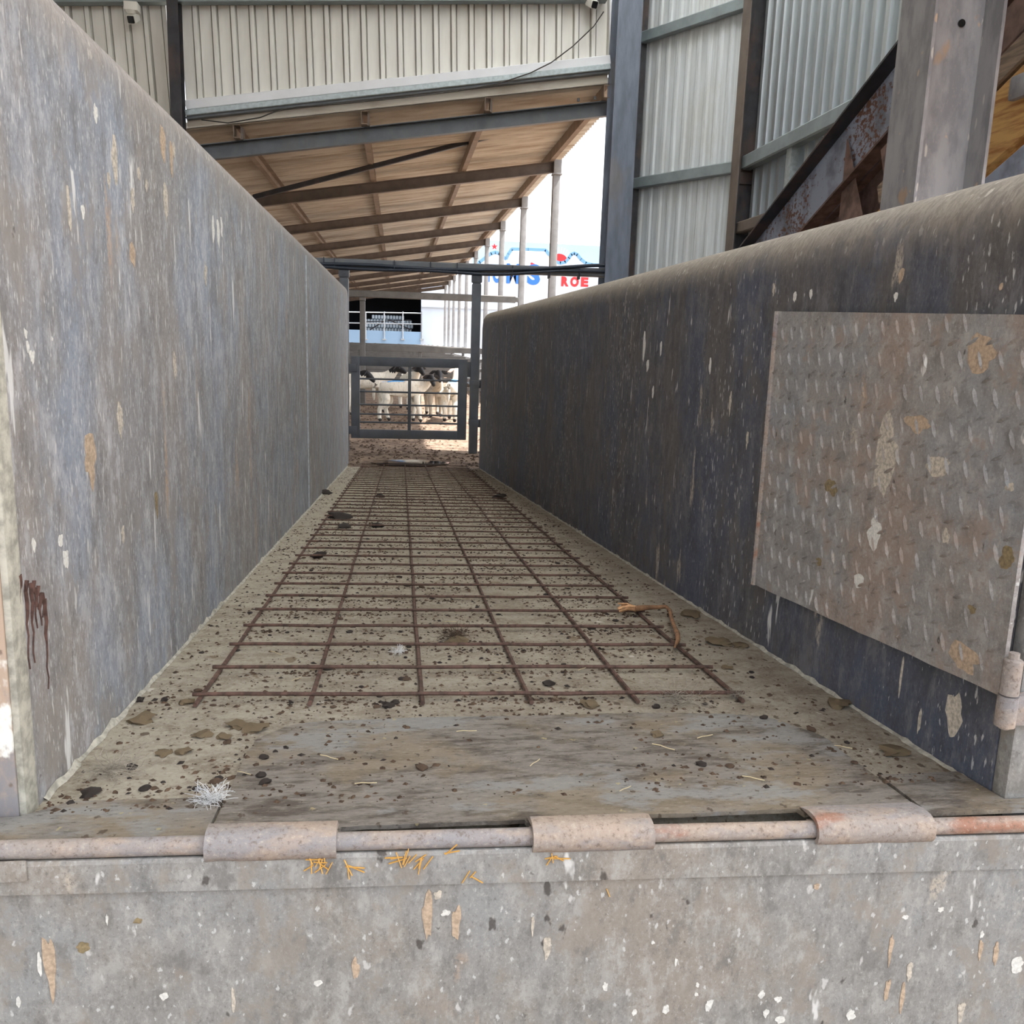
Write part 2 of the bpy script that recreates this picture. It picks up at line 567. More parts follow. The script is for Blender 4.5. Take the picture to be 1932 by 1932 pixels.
def ground_mat():
    n = NT('trampled yard dirt')
    a = n.noise(5, 6, 0.65)
    b = n.noise(22, 5, 0.7)
    c = n.mix(srgb(134, 116, 100), srgb(98, 82, 70), n.ss(a, 0.4, 0.62))
    c = n.mix(c, srgb(80, 62, 50), n.math('MULTIPLY', n.ss(b, 0.52, 0.66), 0.85))
    c = n.mix(c, srgb(178, 156, 130), n.math('MULTIPLY', n.ss(b, 0.44, 0.34), 0.6))
    return n.done(c, 0.95, n.math('ADD', a, b), 0.8, 0.02, 0, 0.2)


M['ground'] = ground_mat()


def rusty_blue_mat():
    n = NT('rust blistered blue steel')
    a = n.noise(5, 5, 0.6)
    c = n.mix(srgb(150, 158, 174), srgb(112, 116, 126), n.ss(a, 0.42, 0.64))
    b = n.noise(30, 6, 0.7, vec=n.map((1, 1, 1.3)))
    big = n.noise(3.2, 3, 0.5, vec=n.map((1, 1, 1), (3, 2, 8)))
    m = n.ss(n.math('ADD', b, n.math('MULTIPLY', big, 0.6)), 0.84, 0.92)
    c = n.mix(c, srgb(104, 70, 52), m)
    return n.done(c, 0.6, b, 0.3, 0.003, 0, 0.4)


M['rusty_blue'] = rusty_blue_mat()
M['rust_brown'] = plain('brown rusted steel', (104, 82, 74), 0.85, 0.2, 14)


def dirty_column_mat():
    n = NT('mud splashed column steel')
    a = n.noise(6, 6, 0.65, vec=n.map((2, 2, 0.7)))
    c = n.mix(srgb(150, 149, 150), srgb(124, 123, 126), n.ss(a, 0.4, 0.62))
    f = n.noise(120, 4, 0.7, vec=n.map((1, 1, 0.5)))
    c = n.mix(c, srgb(158, 150, 142), n.math('MULTIPLY', n.ss(f, 0.54, 0.72), 0.5))
    m = n.splat((26, 26, 16), 0.3, 0.34, 0.1, 3, 0.6)
    c = n.mix(c, srgb(186, 160, 134), n.math('MULTIPLY', m, 0.85))
    m2 = n.splat((9, 9, 5), 0.3, 0.34, 0.12, 8, 0.8)
    c = n.mix(c, srgb(170, 140, 112), n.math('MULTIPLY', m2, 0.7))
    m3 = n.splat((50, 50, 12), 0.25, 0.3, 0.1, 12, 0.4)
    c = n.mix(c, srgb(196, 190, 180), n.math('MULTIPLY', m3, 0.7))
    return n.done(c, 0.7, n.math('ADD', f, m2), 0.35, 0.003)


M['dirty_col'] = dirty_column_mat()


def wood_mat():
    n = NT('golden timber')
    g = n.noise(1.0, 6, 0.65, vec=n.map((30, 3.0, 34), (0, 0, 0), (0.35, 0, 0)))
    c = n.mix(srgb(206, 162, 98), srgb(164, 112, 58), n.ss(g, 0.42, 0.62))
    c = n.mix(c, srgb(118, 78, 42), n.math('MULTIPLY', n.ss(n.noise(1.0, 4, vec=n.map((14, 1.5, 16), (5, 0, 0), (0.35, 0, 0))), 0.56, 0.7), 0.6))
    return n.done(c, 0.7, g, 0.3, 0.003)


M['wood'] = wood_mat()
M['wood_grey'] = plain('weathered timber', (134, 116, 98), 0.85, 0.2, 20, streak=(1, 0.3, 3))
M['bldg_white'] = plain('white painted plaster', (206, 217, 228), 0.8, 0.02, 0.6)
M['bldg_blue'] = plain('pale blue paint', (176, 206, 228), 0.8, 0.02, 0.5)
M['bldg_low'] = plain('light blue lower wall', (150, 182, 212), 0.8, 0.02, 0.5)  # bluer than the rest of the building front
M['mount_blue'] = plain('blue grey outline paint', (118, 164, 200), 0.8, 0.02, 0.5)
M['sign_blue'] = plain('blue sign paint', (60, 120, 206), 0.7, 0.02, 0.5)
M['sign_red'] = plain('red sign paint', (226, 54, 58), 0.7, 0.02, 0.5)
M['sign_ray'] = plain('pale gold ray paint', (246, 226, 186), 0.7, 0.02, 0.5)
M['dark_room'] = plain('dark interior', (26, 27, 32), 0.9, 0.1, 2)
M['bag'] = plain('white sack', (206, 216, 222), 0.7, 0.06, 4)
M['rail_galv'] = plain('pale handrail steel', (176, 182, 186), 0.5, 0.05, 8)
M['cam_white'] = plain('white plastic', (224, 222, 214), 0.4, 0.02, 8)
M['cam_black'] = plain('black plastic', (22, 24, 26), 0.2, 0.05, 8, spec=0.6)
M['cable'] = plain('dark cable', (64, 62, 60), 0.6, 0.05, 8)
M['cable_blue'] = plain('black blue cable', (38, 46, 58), 0.5, 0.05, 8)
M['fence_rail'] = plain('dusty fence rail', (104, 102, 99), 0.6, 0.08, 6)
M['timber_beam'] = plain('brown timber', (156, 134, 118), 0.8, 0.12, 8)


def fleece_mat(name, c, mud):
    n = NT(name)
    a = n.noise(40, 5, 0.7, vec=n.map((1, 1, 0.35)))
    col = n.mix(srgb(*c), tuple(x * 0.72 for x in srgb(*c)[:3]) + (1,), n.ss(a, 0.48, 0.7))
    b = n.noise(9, 4, 0.6)
    col = n.mix(col, srgb(*mud), n.math('MULTIPLY', n.ss(b, 0.54, 0.7), 0.7))
    return n.done(col, 0.95, a, 0.6, 0.01, 0, 0.1)


M['fleece'] = fleece_mat('white fleece', (228, 222, 208), (184, 170, 146))
M['fleece_dirty'] = fleece_mat('muddy fleece', (196, 186, 170), (112, 94, 76))
M['sheep_black'] = plain('black sheep face', (30, 28, 30), 0.7, 0.2, 40)
M['sheep_pink'] = plain('pink ear skin', (206, 176, 166), 0.8, 0.1, 40)
M['hoof'] = plain('dark hoof', (48, 44, 44), 0.7, 0.1, 40)
M['marker'] = plain('blue stock marker', (70, 150, 214), 0.9, 0.12, 30)
n_ = NT('added translucent light strip')
tr_ = n_.n('ShaderNodeBsdfTranslucent')
tr_.inputs['Color'].default_value = (0.86, 0.87, 0.86, 1)
n_.t.links.new(tr_.outputs[0], n_.t.nodes['Material Output'].inputs['Surface'])
M['added_light'] = n_.mat  # for the unseen roof strip added to brighten the shed inside
n_ = NT('muddy water')
n_.b.inputs['IOR'].default_value = 1.33
M['water'] = n_.done(srgb(30, 28, 26), 0.03, n_.noise(18, 2), 0.05, 0.002, 0, 0.8)


# ------------------------------------------------------------------ setting
def ground():
    mb = MB()
    rows = []
    ys = [-14 + i * 1.0 for i in range(15)] + [1 + i * 0.25 for i in range(61)] + [17 + i * 2 for i in range(30)]
    xs = [-16 + i * 1.0 for i in range(14)] + [-2 + i * 0.25 for i in range(25)] + [5 + i for i in range(16)]
    for y in ys:
        rows.append([V((x, y, 0.0 if y < 8.8 or y > 30 else 0.02 * (mnoise.noise((x * 1.7, y * 1.7, 0)) - 0.35))) for x in xs])
    mb.grid(rows)
    return put('floor', mb, M['ground'], kind='structure')


ground()


def ibr(w, pitch=0.171, depth=0.050, top=0.036, slope=0.006, groove=0.0):
    """profile points (along, out) of ribbed sheeting of width w; groove adds the fold at the foot of each rib"""
    pts, s = [], 0.0
    while s < w - 1e-6:
        g = groove
        prof = [(0, 0), (pitch - top - 2 * slope - 1.6 * g, 0)]
        if g:
            prof += [(pitch - top - 2 * slope - 1.5 * g, -2.4 * g), (pitch - top - 2 * slope - 0.9 * g, -2.4 * g)]
        prof += [(pitch - top - slope - 0.8 * g, depth), (pitch - slope - 0.8 * g, depth)]
        if g:
            prof += [(pitch - 0.7 * g, -2.4 * g), (pitch - 0.1 * g, -2.4 * g)]
        for a, o in prof:
            if s + a < w:
                pts.append((s + a, o))
        s += pitch
    pts.append((w, 0))
    return pts


def sheet(mb, p0, p1, zb0, zb1, zt, inward, lean=0.0, **k):
    """ribbed sheet from p0 to p1 (xy); ribs stand out along inward; bottom edge zb0 -> zb1"""
    p0, p1 = V((p0[0], p0[1], 0)), V((p1[0], p1[1], 0))
    w = (p1 - p0).length
    d = (p1 - p0).normalized()
    o = V((inward[0], inward[1], 0)).normalized()
    prof = ibr(w, **k)
    lo, hi = [], []
    for a, dp in prof:
        zb = zb0 + (zb1 - zb0) * a / w
        q = p0 + d * a + o * dp
        lo.append(q + V((0, 0, zb)))
        hi.append(q - d * lean * (zt - zb) + V((0, 0, zt)))
    mb.grid([lo, hi])
    mb.grid([[p - o * 0.002 for p in lo], [p - o * 0.002 for p in hi]])
    return mb


# front wall of the shed above the opening to the lean-to
wf = thing('wall_front', 'white ribbed sheet wall above the opening', None, (0, 9.2, 0), kind='structure')
put('sheeting', sheet(MB(), (-2.0, 9.2), (2.08, 9.2), 3.23, 3.91, 6.4, (0, -1), lean=0.03, depth=0.035, groove=0.013), M['white_sheet'], wf, smooth=0)
put('sheeting', sheet(MB(), (-4.6, 9.2), (-2.03, 9.2), 2.2, 2.2, 6.4, (0, -1), lean=0.05, depth=0.035, groove=0.013), M['white_sheet'], wf, smooth=0)
mb = MB().bar((-1.99, 9.14, 3.232), (-0.05, 9.14, 3.557), 0.05, 0.085)
put('flashing', mb, M['white_trim'], wf)
mb = MB().bar((-0.07, 9.142, 3.550), (2.06, 9.142, 3.907), 0.05, 0.085)
put('flashing', mb, M['white_trim'], wf)
mb = MB().bar((-1.99, 9.13, 3.158), (2.06, 9.13, 3.839), 0.07, 0.055)
put('bottom_rail', mb, M['galv'], wf)
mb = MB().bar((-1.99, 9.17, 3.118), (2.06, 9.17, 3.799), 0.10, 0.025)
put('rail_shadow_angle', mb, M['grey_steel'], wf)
mb = MB().bar((-1.99, 9.20, 3.07), (2.06, 9.20, 3.751), 0.03, 0.085)
put('closure_strip', mb, M['roof_sheet'], wf)

g = thing('wall_girt', 'pale steel girt across the top of the white sheet wall', 'beam', (-1.2, 9.08, 4.2))
put('rail', MB().channel((-4.6, 9.10, 3.99), (1.98, 9.10, 4.515), 0.10, 0.20, 0.006, flip=-1), M['girt'], g)
tag(put('shed_post', MB().ibeam((-2.04, 9.04, 0), (-2.04, 9.04, 6.3), 0.10, 0.16, 0.008, 0.006, up=(0, 1, 0)), M['black_steel']),
    'dark slim steel post in front of the white sheet wall', 'post')

# blue-grey column where the lean-to starts
c = thing('steel_column', 'blue grey steel column at the right end of the white sheet wall', 'column', (2.18, 9.03, 0))
put('column_shaft', MB().ibeam((2.18, 9.03, 0), (2.18, 9.03, 6.35), 0.24, 0.30, 0.014, 0.01, up=(0, 1, 0)), M['blue_steel'], c)
put('corner_flashing', MB().box(2.285, 2.44, 9.19, 9.23, 0, 6.3), M['black_steel'], c)

# right hand shed walls
P0, P1 = V((2.37, 9.24, 0)), V((3.08, 8.06, 0))
dd = (P1 - P0).normalized()
nn = V((-dd.y, dd.x, 0))
if nn.dot(V((-1, -1, 0))) < 0:
    nn = -nn
wr = thing('wall_right', 'silver ribbed sheet wall set at an angle beyond the dark wall', None, (2.75, 8.7, 0), kind='structure')
put('sheeting', sheet(MB(), P0 - nn * 0.06, P1 - nn * 0.06, 0, 0, 6.4, nn, pitch=0.128, depth=0.014, top=0.03, slope=0.018), M['alu_sheet'], wr, smooth=0)
for z, lab in ((2.773, 'lower galvanised girt on the angled silver wall'), (4.149, 'upper galvanised girt on the angled silver wall')):
    tag(put('wall_girt', MB().bar(P0 + nn * 0.0 + V((0, 0, z)) , P1 + V((0, 0, z)), 0.07, 0.105), M['girt']), lab, 'beam')

w2 = thing('wall_right', 'grey ribbed sheet wall running back behind the sloping beam', None, (3.2, 3.5, 0), kind='structure')
put('sheeting', sheet(MB(), (3.2, 8.02), (3.2, 2.9), 0, 0, 6.4, (-1, 0), pitch=0.171, depth=0.062, top=0.055, slope=0.012), M['stripe_sheet'], w2, smooth=0)
tag(put('wall_girt', MB().bar((3.09, 7.95, 2.78), (3.09, 2.9, 2.78), 0.10, 0.12), M['girt']), 'long galvanised girt on the grey ribbed wall', 'beam')
tag(put('girt_strut', MB().channel((3.10, 7.02, 2.10), (3.10, 7.02, 2.72), 0.09, 0.06, 0.006, up=(1, 0, 0)), M['galv']), 'short upright galvanised strut under the long girt', 'strut')
tag(put('wall_girt', MB().bar((3.07, 7.95, 2.22), (3.07, 6.2, 2.22), 0.08, 0.10), M['rafter']), 'dusty brown low girt at the foot of the grey ribbed wall', 'beam')
c = thing('steel_column', 'dark steel column between the silver wall and the grey ribbed wall', 'column', (3.1, 7.97, 0))
put('column_shaft', MB().ibeam((3.13, 7.97, 0), (3.13, 7.97, 6.35), 0.16, 0.26, 0.012, 0.01, up=(1, 0, 0)), M['black_steel'], c)
put('flange_face', MB().box(2.985, 2.998, 7.885, 8.055, 0, 6.35), M['rafter'], c)
put('weld_collar', MB().bevel_box(3.01, 3.25, 7.945, 7.965, 2.60, 2.70, 0.004), M['black_steel'], c)

# shed roof (above the frame; shades the chute)
cl = thing('ceiling', 'shed roof sheets over the ramp', None, (-1, 3, 6.4), kind='structure')
for x0, x1, y0, y1 in ((-5.0, 1.0, -2.0, 9.2), (2.6, 5.2, -2.0, 9.2), (1.0, 2.6, -2.0, 0.6)):
    put('roof_sheeting', MB().box(x0, x1, y0, y1, 6.42, 6.50), M['white_sheet'], cl)
put('added_light_sheet', MB().box(1.0, 2.6, 0.6, 9.2, 6.44, 6.445), M['added_light'], cl)  # added out of view to pass diffused sun into the shed

wlft = thing('wall_left_added', 'unseen ribbed sheet wall added to cut light from the left', None, (-4.8, 3.5, 0), kind='structure')
put('sheeting', sheet(MB(), (-4.8, -2.0), (-4.8, 9.2), 0, 0, 6.4, (1, 0)), M['white_sheet'], wlft, smooth=0)  # unseen wall, put in to keep side light off the ramp

# ------------------------------------------------------------------ lean-to
RY = [9.3] + [12.4 + 3.15 * i for i in range(10)]


def rafter_z(x):
    return 3.155 + 0.164 * x


ORD = ['first', 'second', 'third', 'fourth', 'fifth', 'sixth', 'seventh', 'eighth', 'ninth', 'tenth', 'eleventh']
for i, y in enumerate(RY):
    xr = 2.13 if i == 0 else 2.18
    lab = ('blue grey roof rafter nearest the white sheet wall, fixed to the column' if i == 0 else
           '%s dusty brown rafter under the lean-to roof, counted from the white sheet wall' % ORD[i])
    r = thing('roof_rafter', lab, 'beam', (-1, y, 2.9), group='rafters of the lean-to roof')
    put('beam', MB().channel((-5.0, y, rafter_z(-5.0)), (xr, y, rafter_z(xr)), 0.075, 0.145, 0.008), M['grey_steel' if i == 0 else 'rafter'], r)
    if i == 0:
        for bx in (1.78, 1.95):
            put('bolt', MB().tube([(bx, y - 0.06, rafter_z(bx) + 0.085), (bx, y - 0.06, rafter_z(bx) + 0.115)], 0.014, 6), M['grey_steel'], r)
    else:
        zc = rafter_z(2.13)
        put('end_cap', MB().bevel_box(2.085, 2.19, y - 0.065, y + 0.065, zc - 0.09, zc + 0.085, 0.006), M['post_pale'], r)
        p = thing('roof_post', '%s pale grey post of the lean-to roof, counted from the column' % ORD[i - 1], 'post', (2.13, y, 0), group='posts of the lean-to roof')
        put('shaft', MB().bevel_box(2.082, 2.178, y - 0.048, y + 0.048, 0.0, zc - 0.11, 0.005), M['post_pale'], p)
        put('head_plate', MB().bevel_box(2.07, 2.20, y - 0.07, y + 0.07, zc - 0.11, zc - 0.09, 0.004), M['post_pale'], p)

PX = [-3.94, -2.74, -1.54, -0.335, 0.864, 2.05]
PLAB = ['sixth purlin from the eave, under the lean-to roof behind the left wall', 'fifth purlin from the eave of the lean-to roof', 'fourth purlin from the eave of the lean-to roof',
        'third purlin from the eave of the lean-to roof', 'second purlin from the eave of the lean-to roof', 'eave purlin along the open edge of the lean-to roof']
for x, lab in zip(PX, PLAB):
    z = rafter_z(x) + 0.0725 + 0.062
    pu = thing('roof_purlin', lab, 'purlin', (x, 9.0, z), group='purlins of the lean-to roof')
    put('rail', MB().channel((x, 9.16, z), (x, 41.4, z), 0.06, 0.122, 0.006), M['purlin'], pu)
    if x < 2:
        put('cleat', MB().box(x + 0.03, x + 0.05, 9.22, 9.34, z - 0.06, z + 0.05), M['rafter'], pu)

rf = thing('roof', 'corrugated lean-to roof', None, (0, 9.2, 3.3), kind='structure')
PITCH = 0.13
bays = [9.16] + RY[1:] + [42.0]
for b in range(len(bays) - 1):
    y0, y1 = bays[b], bays[b + 1] + 0.05
    n = max(2, int((y1 - y0) / PITCH * 8))
    rows = [[], []]
    rows2 = [[], []]
    for k in range(n + 1):
        y = y0 + (y1 - y0) * k / n
        w = 0.036 * math.cos(2 * math.pi * y / PITCH)
        for j, x in enumerate((-5.2, 2.16 if (b == 0 and y < 9.26) else 2.32)):
            z = rafter_z(x) + 0.0725 + 0.124 + 0.035 + w + b * 0.001
            rows[j].append(V((x, y, z)))
            rows2[j].append(V((x, y, z + 0.008)))
    m = MB().grid(rows).grid(rows2)
    put('roof_sheet', m, M['roof_sheet'], rf, smooth=50)

tag(put('roof_brace', MB().bar(at_y(478, 372, 11.2), at_y(1000, 238, 11.2), 0.05, 0.055), M['black_steel']), 'thin dark diagonal brace under the lean-to roof', 'brace')

# low white wall the posts stand on
put('wall_side', MB().box(1.93, 2.34, 14.2, 43.9, 0, 0.72), M['bldg_white'], kind='structure')

# ------------------------------------------------------------------ far building with painted front
BY = 44.0
wb = thing('wall_back', 'white painted building front beyond the pens', None, (0, BY, 0), kind='structure')
put('wall_panel', MB().box(1.134, 16, BY, BY + 0.3, 0, 5.55), M['bldg_white'], wb)
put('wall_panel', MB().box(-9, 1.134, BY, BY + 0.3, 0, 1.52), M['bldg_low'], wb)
put('wall_panel', MB().box(-9, 1.134, BY, BY + 0.3, 3.7, 5.55), M['bldg_white'], wb)
put('wall_panel', MB().box(-9, -3.2, BY, BY + 0.3, 1.52, 3.7), M['bldg_white'], wb)
put('ledge', MB().box(1.134, 16, BY - 0.12, BY, 2.72, 2.80), M['bldg_white'], wb)
bk = MB().box(-3.4, 1.5, BY + 5.0, BY + 5.1, 0.8, 4.0).box(-3.5, -3.4, BY + 0.3, BY + 5, 0.8, 4.0).box(1.4, 1.5, BY + 0.3, BY + 5, 0.8, 4.0)
bk.box(-3.4, 1.4, BY + 0.3, BY + 5, 3.75, 3.85)
put('dark_interior', bk, M['dark_room'], wb)
put('interior_floor', MB().box(-3.4, 1.4, BY + 0.3, BY + 5, 1.35, 1.45), M['dark_room'], wb)


def bags():
    st = thing('sack_stack', 'stack of small white sacks behind the handrail in the dark opening', 'sacks', (-0.6, BY + 2, 1.45))
    bm = bmesh.new()
    bmesh.ops.create_cube(bm, size=1.0)
    bmesh.ops.bevel(bm, geom=list(bm.edges), offset=0.16, segments=1, affect='EDGES')
    mb0 = MB().bm(bm)
    me = None
    for r in range(4):
        for k in range(17):
            x = -1.75 + k * 0.15 + (0.07 if r % 2 else 0)
            if r == 3 and (k < 3 or k > 13):
                continue
            m = MB()
            if me is None:
                m.add([V((p.x * 0.135, p.y * 0.5, p.z * 0.21)) for p in mb0.v], mb0.f)
                o = put('sack', m, M['bag'], st, local=True)
                me = o.data
            else:
                o = put_mesh('sack', me, st)
            o.location = (x + 0.6, 0.1 * random.random(), 0.11 + r * 0.215)
    return st


bags()
hr = thing('handrail', 'pale steel handrail across the dark opening', 'railing', (-0.5, BY - 0.05, 1.1))
for px in (690, 725, 760, 796):
    a = at_y(px, 641, BY - 0.05)
    b = at_y(px, 588, BY - 0.05)
    put('rail_post', MB().tube([a, b], 0.03, 8), M['rail_galv'], hr)
    put('foot_plate', MB().box(a.x - 0.09, a.x + 0.09, BY - 0.09, BY, a.z - 0.02, a.z + 0.05), M['rail_galv'], hr)
for py in (588.5, 609):
    a, b = at_y(640, py, BY - 0.05), at_y(796, py + 2.5, BY - 0.05)
    put('rail_bar', MB().tube([a, b], 0.026, 8), M['rail_galv'], hr)
tag(put('conveyor_frame', MB().bar(at_y(698, 622, BY + 1.0), at_y(725, 606, BY + 1.0), 0.06, 0.06).bar(at_y(733, 603, BY + 1.0), at_y(775, 622, BY + 1.0), 0.06, 0.06)
        .bar(at_y(690, 607, BY + 1.0), at_y(775, 604, BY + 1.0), 0.05, 0.05), M['black_steel']), 'dark steel cross frame standing before the white sacks', 'frame')

sg = thing('painted_sign', 'painted sign with red and blue letters and mountain outline on the white building', 'sign', (6, BY - 0.02, 3.5))


def wpt(px, py, y=BY - 0.012):
    return at_y(px, py, y)


def flat(name, pix, mat, depth=0.012, y=BY - 0.012):
    pts = [(wpt(px, py, y).x, wpt(px, py, y).z) for px, py in pix]
    return put(name, MB().poly_y(pts, y, y + depth), mat, sg, smooth=0)


def A(cx, cy):
    return (860 + cx / 6.44, 420 + cy / 6.44)


outline = [A(*p) for p in ((200, 560), (290, 480), (380, 410), (430, 375), (480, 360), (525, 372), (570, 415), (610, 440), (640, 380), (680, 322), (880, 326), (1090, 334), (1150, 405), (1200, 470), (1270, 492), (1330, 480), (1375, 430),
                           (1405, 385), (1440, 372), (1475, 388), (1520, 445), (1580, 492), (1650, 510), (1760, 520))]
top = [A(200, 205), A(1760, 285)]
# pale blue painted sky above the outline, in convex strips
for k in range(len(outline) - 1):
    (x0, y0), (x1, y1) = outline[k], outline[k + 1]
    def ty(x):
        return top[0][1] + (top[1][1] - top[0][1]) * (x - top[0][0]) / (top[1][0] - top[0][0])
    flat('sky_paint', [(x0, y0), (x1, y1), (x1, ty(x1)), (x0, ty(x0))], M['bldg_blue'], 0.006, BY - 0.007)
mb = MB()
for k in range(len(outline) - 1):
    a, b = V(wpt(*outline[k])), V(wpt(*outline[k + 1]))
    d = (b - a).normalized()
    mb.prism([(-0.005, -0.075), (0.005, -0.075), (0.005, 0.075), (-0.005, 0.075)], a - d * 0.02, b + d * 0.02, up=(0, 0, 1))
put('mountain_outline', mb, M['mount_blue'], sg, smooth=0)
sx, sy = A(470, 292)
flat('star', [(sx + (6.5 if k % 2 == 0 else 2.7) * math.sin(k * math.pi / 5), sy - (6.5 if k % 2 == 0 else 2.7) * math.cos(k * math.pi / 5)) for k in range(10)], M['sign_red'])
cx, cy = A(1255, 425)
flat('sun_disc', [(cx + 16 * math.cos(t * math.pi / 12), cy + 7 - 14.5 * math.sin(t * math.pi / 12)) for t in range(0, 13)], M['sign_red'])
for k in range(13):
    t = math.pi * (0.04 + 0.92 * k / 12)
    c0, s0 = math.cos(t), math.sin(t)
    c1, s1 = math.cos(t + 0.05), math.sin(t + 0.05)
    flat('sun_ray', [(cx + 17 * c0, cy + 7 - 17 * s0), (cx + 17 * c1, cy + 7 - 17 * s1), (cx + 24 * c1, cy + 5 - 25 * s1), (cx + 24 * c0, cy + 5 - 25 * s0)], M['sign_ray'])


def letter(ch, px0, px1, pyb, pyt, mat, bold=0.03):
    cu = bpy.data.curves.new('glyph', 'FONT')
    cu.body = ch
    cu.extrude = 0.006
    cu.offset = bold
    cu.resolution_u = 4
    tmp = bpy.data.objects.new('glyph', cu)
    COL.objects.link(tmp)
    dg = bpy.context.evaluated_depsgraph_get()
    me = bpy.data.meshes.new_from_object(tmp.evaluated_get(dg))
    bpy.data.objects.remove(tmp)
    bpy.data.curves.remove(cu)
    xs = [v.co.x for v in me.vertices]; ys = [v.co.y for v in me.vertices]
    a, b = wpt(px0, pyb, BY - 0.015), wpt(px1, pyt, BY - 0.015)
    for v in me.vertices:
        u = (v.co.x - min(xs)) / (max(xs) - min(xs))
        w = (v.co.y - min(ys)) / (max(ys) - min(ys))
        v.co = (a.x + u * (b.x - a.x) - WL[sg.name].x, v.co.z - 0.0, a.z + w * (b.z - a.z) - WL[sg.name].z)
    me.materials.append(mat)
    o = put_mesh('letter', me, sg)
    return o


letter('R', 1058.5, 1073.5, 540.0, 522.0, M['sign_red'], 0.06)
letter('O', 1075.5, 1092.5, 540.8, 522.5, M['sign_red'], 0.06)
letter('E', 1095.5, 1110.5, 540.8, 523.5, M['sign_red'], 0.06)
letter('I', 921.5, 924.5, 532, 500, M['sign_blue'], 0.0)
letter('O', 929, 947, 533.5, 499, M['sign_blue'], 0.04)
letter('M', 955, 981, 534.5, 498, M['sign_blue'], 0.05)
letter('S', 994, 1020, 537, 499, M['sign_blue'], 0.05)
lf = [A(*p) for p in ((908, 488), (925, 484), (945, 496), (965, 505), (978, 520), (975, 545), (925, 545), (912, 515))]
flat('red_leaf', lf, M['sign_red'])

# ------------------------------------------------------------------ the ramp chute
LX = -0.44


def rx(y):
    return 0.80 - (y - 1.0) * 0.0075


ch = thing('loading_ramp', 'sloping livestock loading ramp between two high steel lined walls', 'ramp', (0.15, 4.5, 0))
fl = MB()
ny = 60
rows = []
for i in range(ny + 1):
    y = 0.985 + (7.9 - 0.985) * i / ny
    rows.append([V((x, y, ramp_z(y))) for x in [-0.5 + 1.4 * k / 12 for k in range(13)]])
fl.grid(rows)
fl.add([(-0.5, 0.985, 0), (0.9, 0.985, 0), (0.9, 0.985, ramp_z(0.985)), (-0.5, 0.985, ramp_z(0.985))], [(0, 1, 2, 3)])
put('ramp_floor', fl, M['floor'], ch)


def chute_wall(y0, y1, xf, side, zt, r, R, roll_drop):
    """returns (lining, roll) loft builders"""
    ys = [y0 + (y1 - R - y0) * i / 14 for i in range(15)] + [y1 - R + R * math.sin(math.pi / 2 * k / 8) for k in range(1, 9)]
    lining, roll = [], []
    for y in ys:
        e = max(0.0, y - (y1 - R)) / R
        top = zt - R + R * math.sqrt(max(0.0, 1 - e * e))
        rr = r
        x = xf(y)
        arc = [(x + side * (rr - rr * math.cos(t)), top - rr + rr * math.sin(t)) for t in [math.pi * k / 10 for k in range(11)]]
        zb = max(-0.02, ramp_z(y) - 0.03) if y < 7.8 else -0.02
        lining.append([V((x, y, zb)), V((x, y, zb + (top - rr - roll_drop - zb) * 0.5)), V((x, y, top - rr - roll_drop))])
        roll.append([V((x, y, top - rr - roll_drop))] + [V((a, y, b)) for a, b in arc] + [V((arc[-1][0], y, 0))])
    return lining, roll


ln, rl = chute_wall(1.065, 8.13, lambda y: LX, -1, 1.578, 0.055, 0.09, 0.02)
wall_l = put('side_wall', MB().grid(ln), M['wall_l'], ch, label='lighter grey side wall, the taller one')
put('rolled_top', MB().grid(rl), M['wall_l'], wall_l, smooth=60)
for rows_ in (0, -1):
    pr = [ln[rows_][0], ln[rows_][1], ln[rows_][2]] + rl[rows_][1:]
    put('wall_end', MB().add(pr, [tuple(range(len(pr)))]), M['wall_l'], wall_l, smooth=0)
pts = [V((LX + 0.001, 4.425 + 0.012 * mnoise.noise((0, 0, z * 2.5)) + 0.01 * (1.5 - z), z)) for z in [0.285 + 1.23 * k / 40 for k in range(41)]]
put('weld_seam', MB().tube(pts, 0.006, 6), M['weld'], wall_l, label='pale vertical weld seam')
put('end_plate', MB().bevel_box(-0.62, -0.447, 1.028, 1.06, 0.50, 1.565, 0.004), M['peel'], wall_l, label='end face with peeling white paint')
put('edge_strip', MB().bevel_box(-0.4475, -0.4385, 1.030, 1.066, 0.545, 1.168, 0.003), M['lime'], wall_l, label='pale crusted edge strip')

ln, rl = chute_wall(1.0, 7.92, rx, 1, 1.392, 0.085, 0.085, 0.01)
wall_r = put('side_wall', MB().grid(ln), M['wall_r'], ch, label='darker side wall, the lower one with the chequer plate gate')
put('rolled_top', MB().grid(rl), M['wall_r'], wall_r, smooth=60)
for rows_ in (0, -1):
    pr = [ln[rows_][0], ln[rows_][1], ln[rows_][2]] + rl[rows_][1:]
    put('wall_end', MB().add(pr, [tuple(range(len(pr)))]), M['wall_r'], wall_r, smooth=0)
put('end_plate', MB().bevel_box(0.802, 1.0, 0.972, 0.999, 0.50, 1.30, 0.004), M['front'], wall_r, label='dirty tan end face')

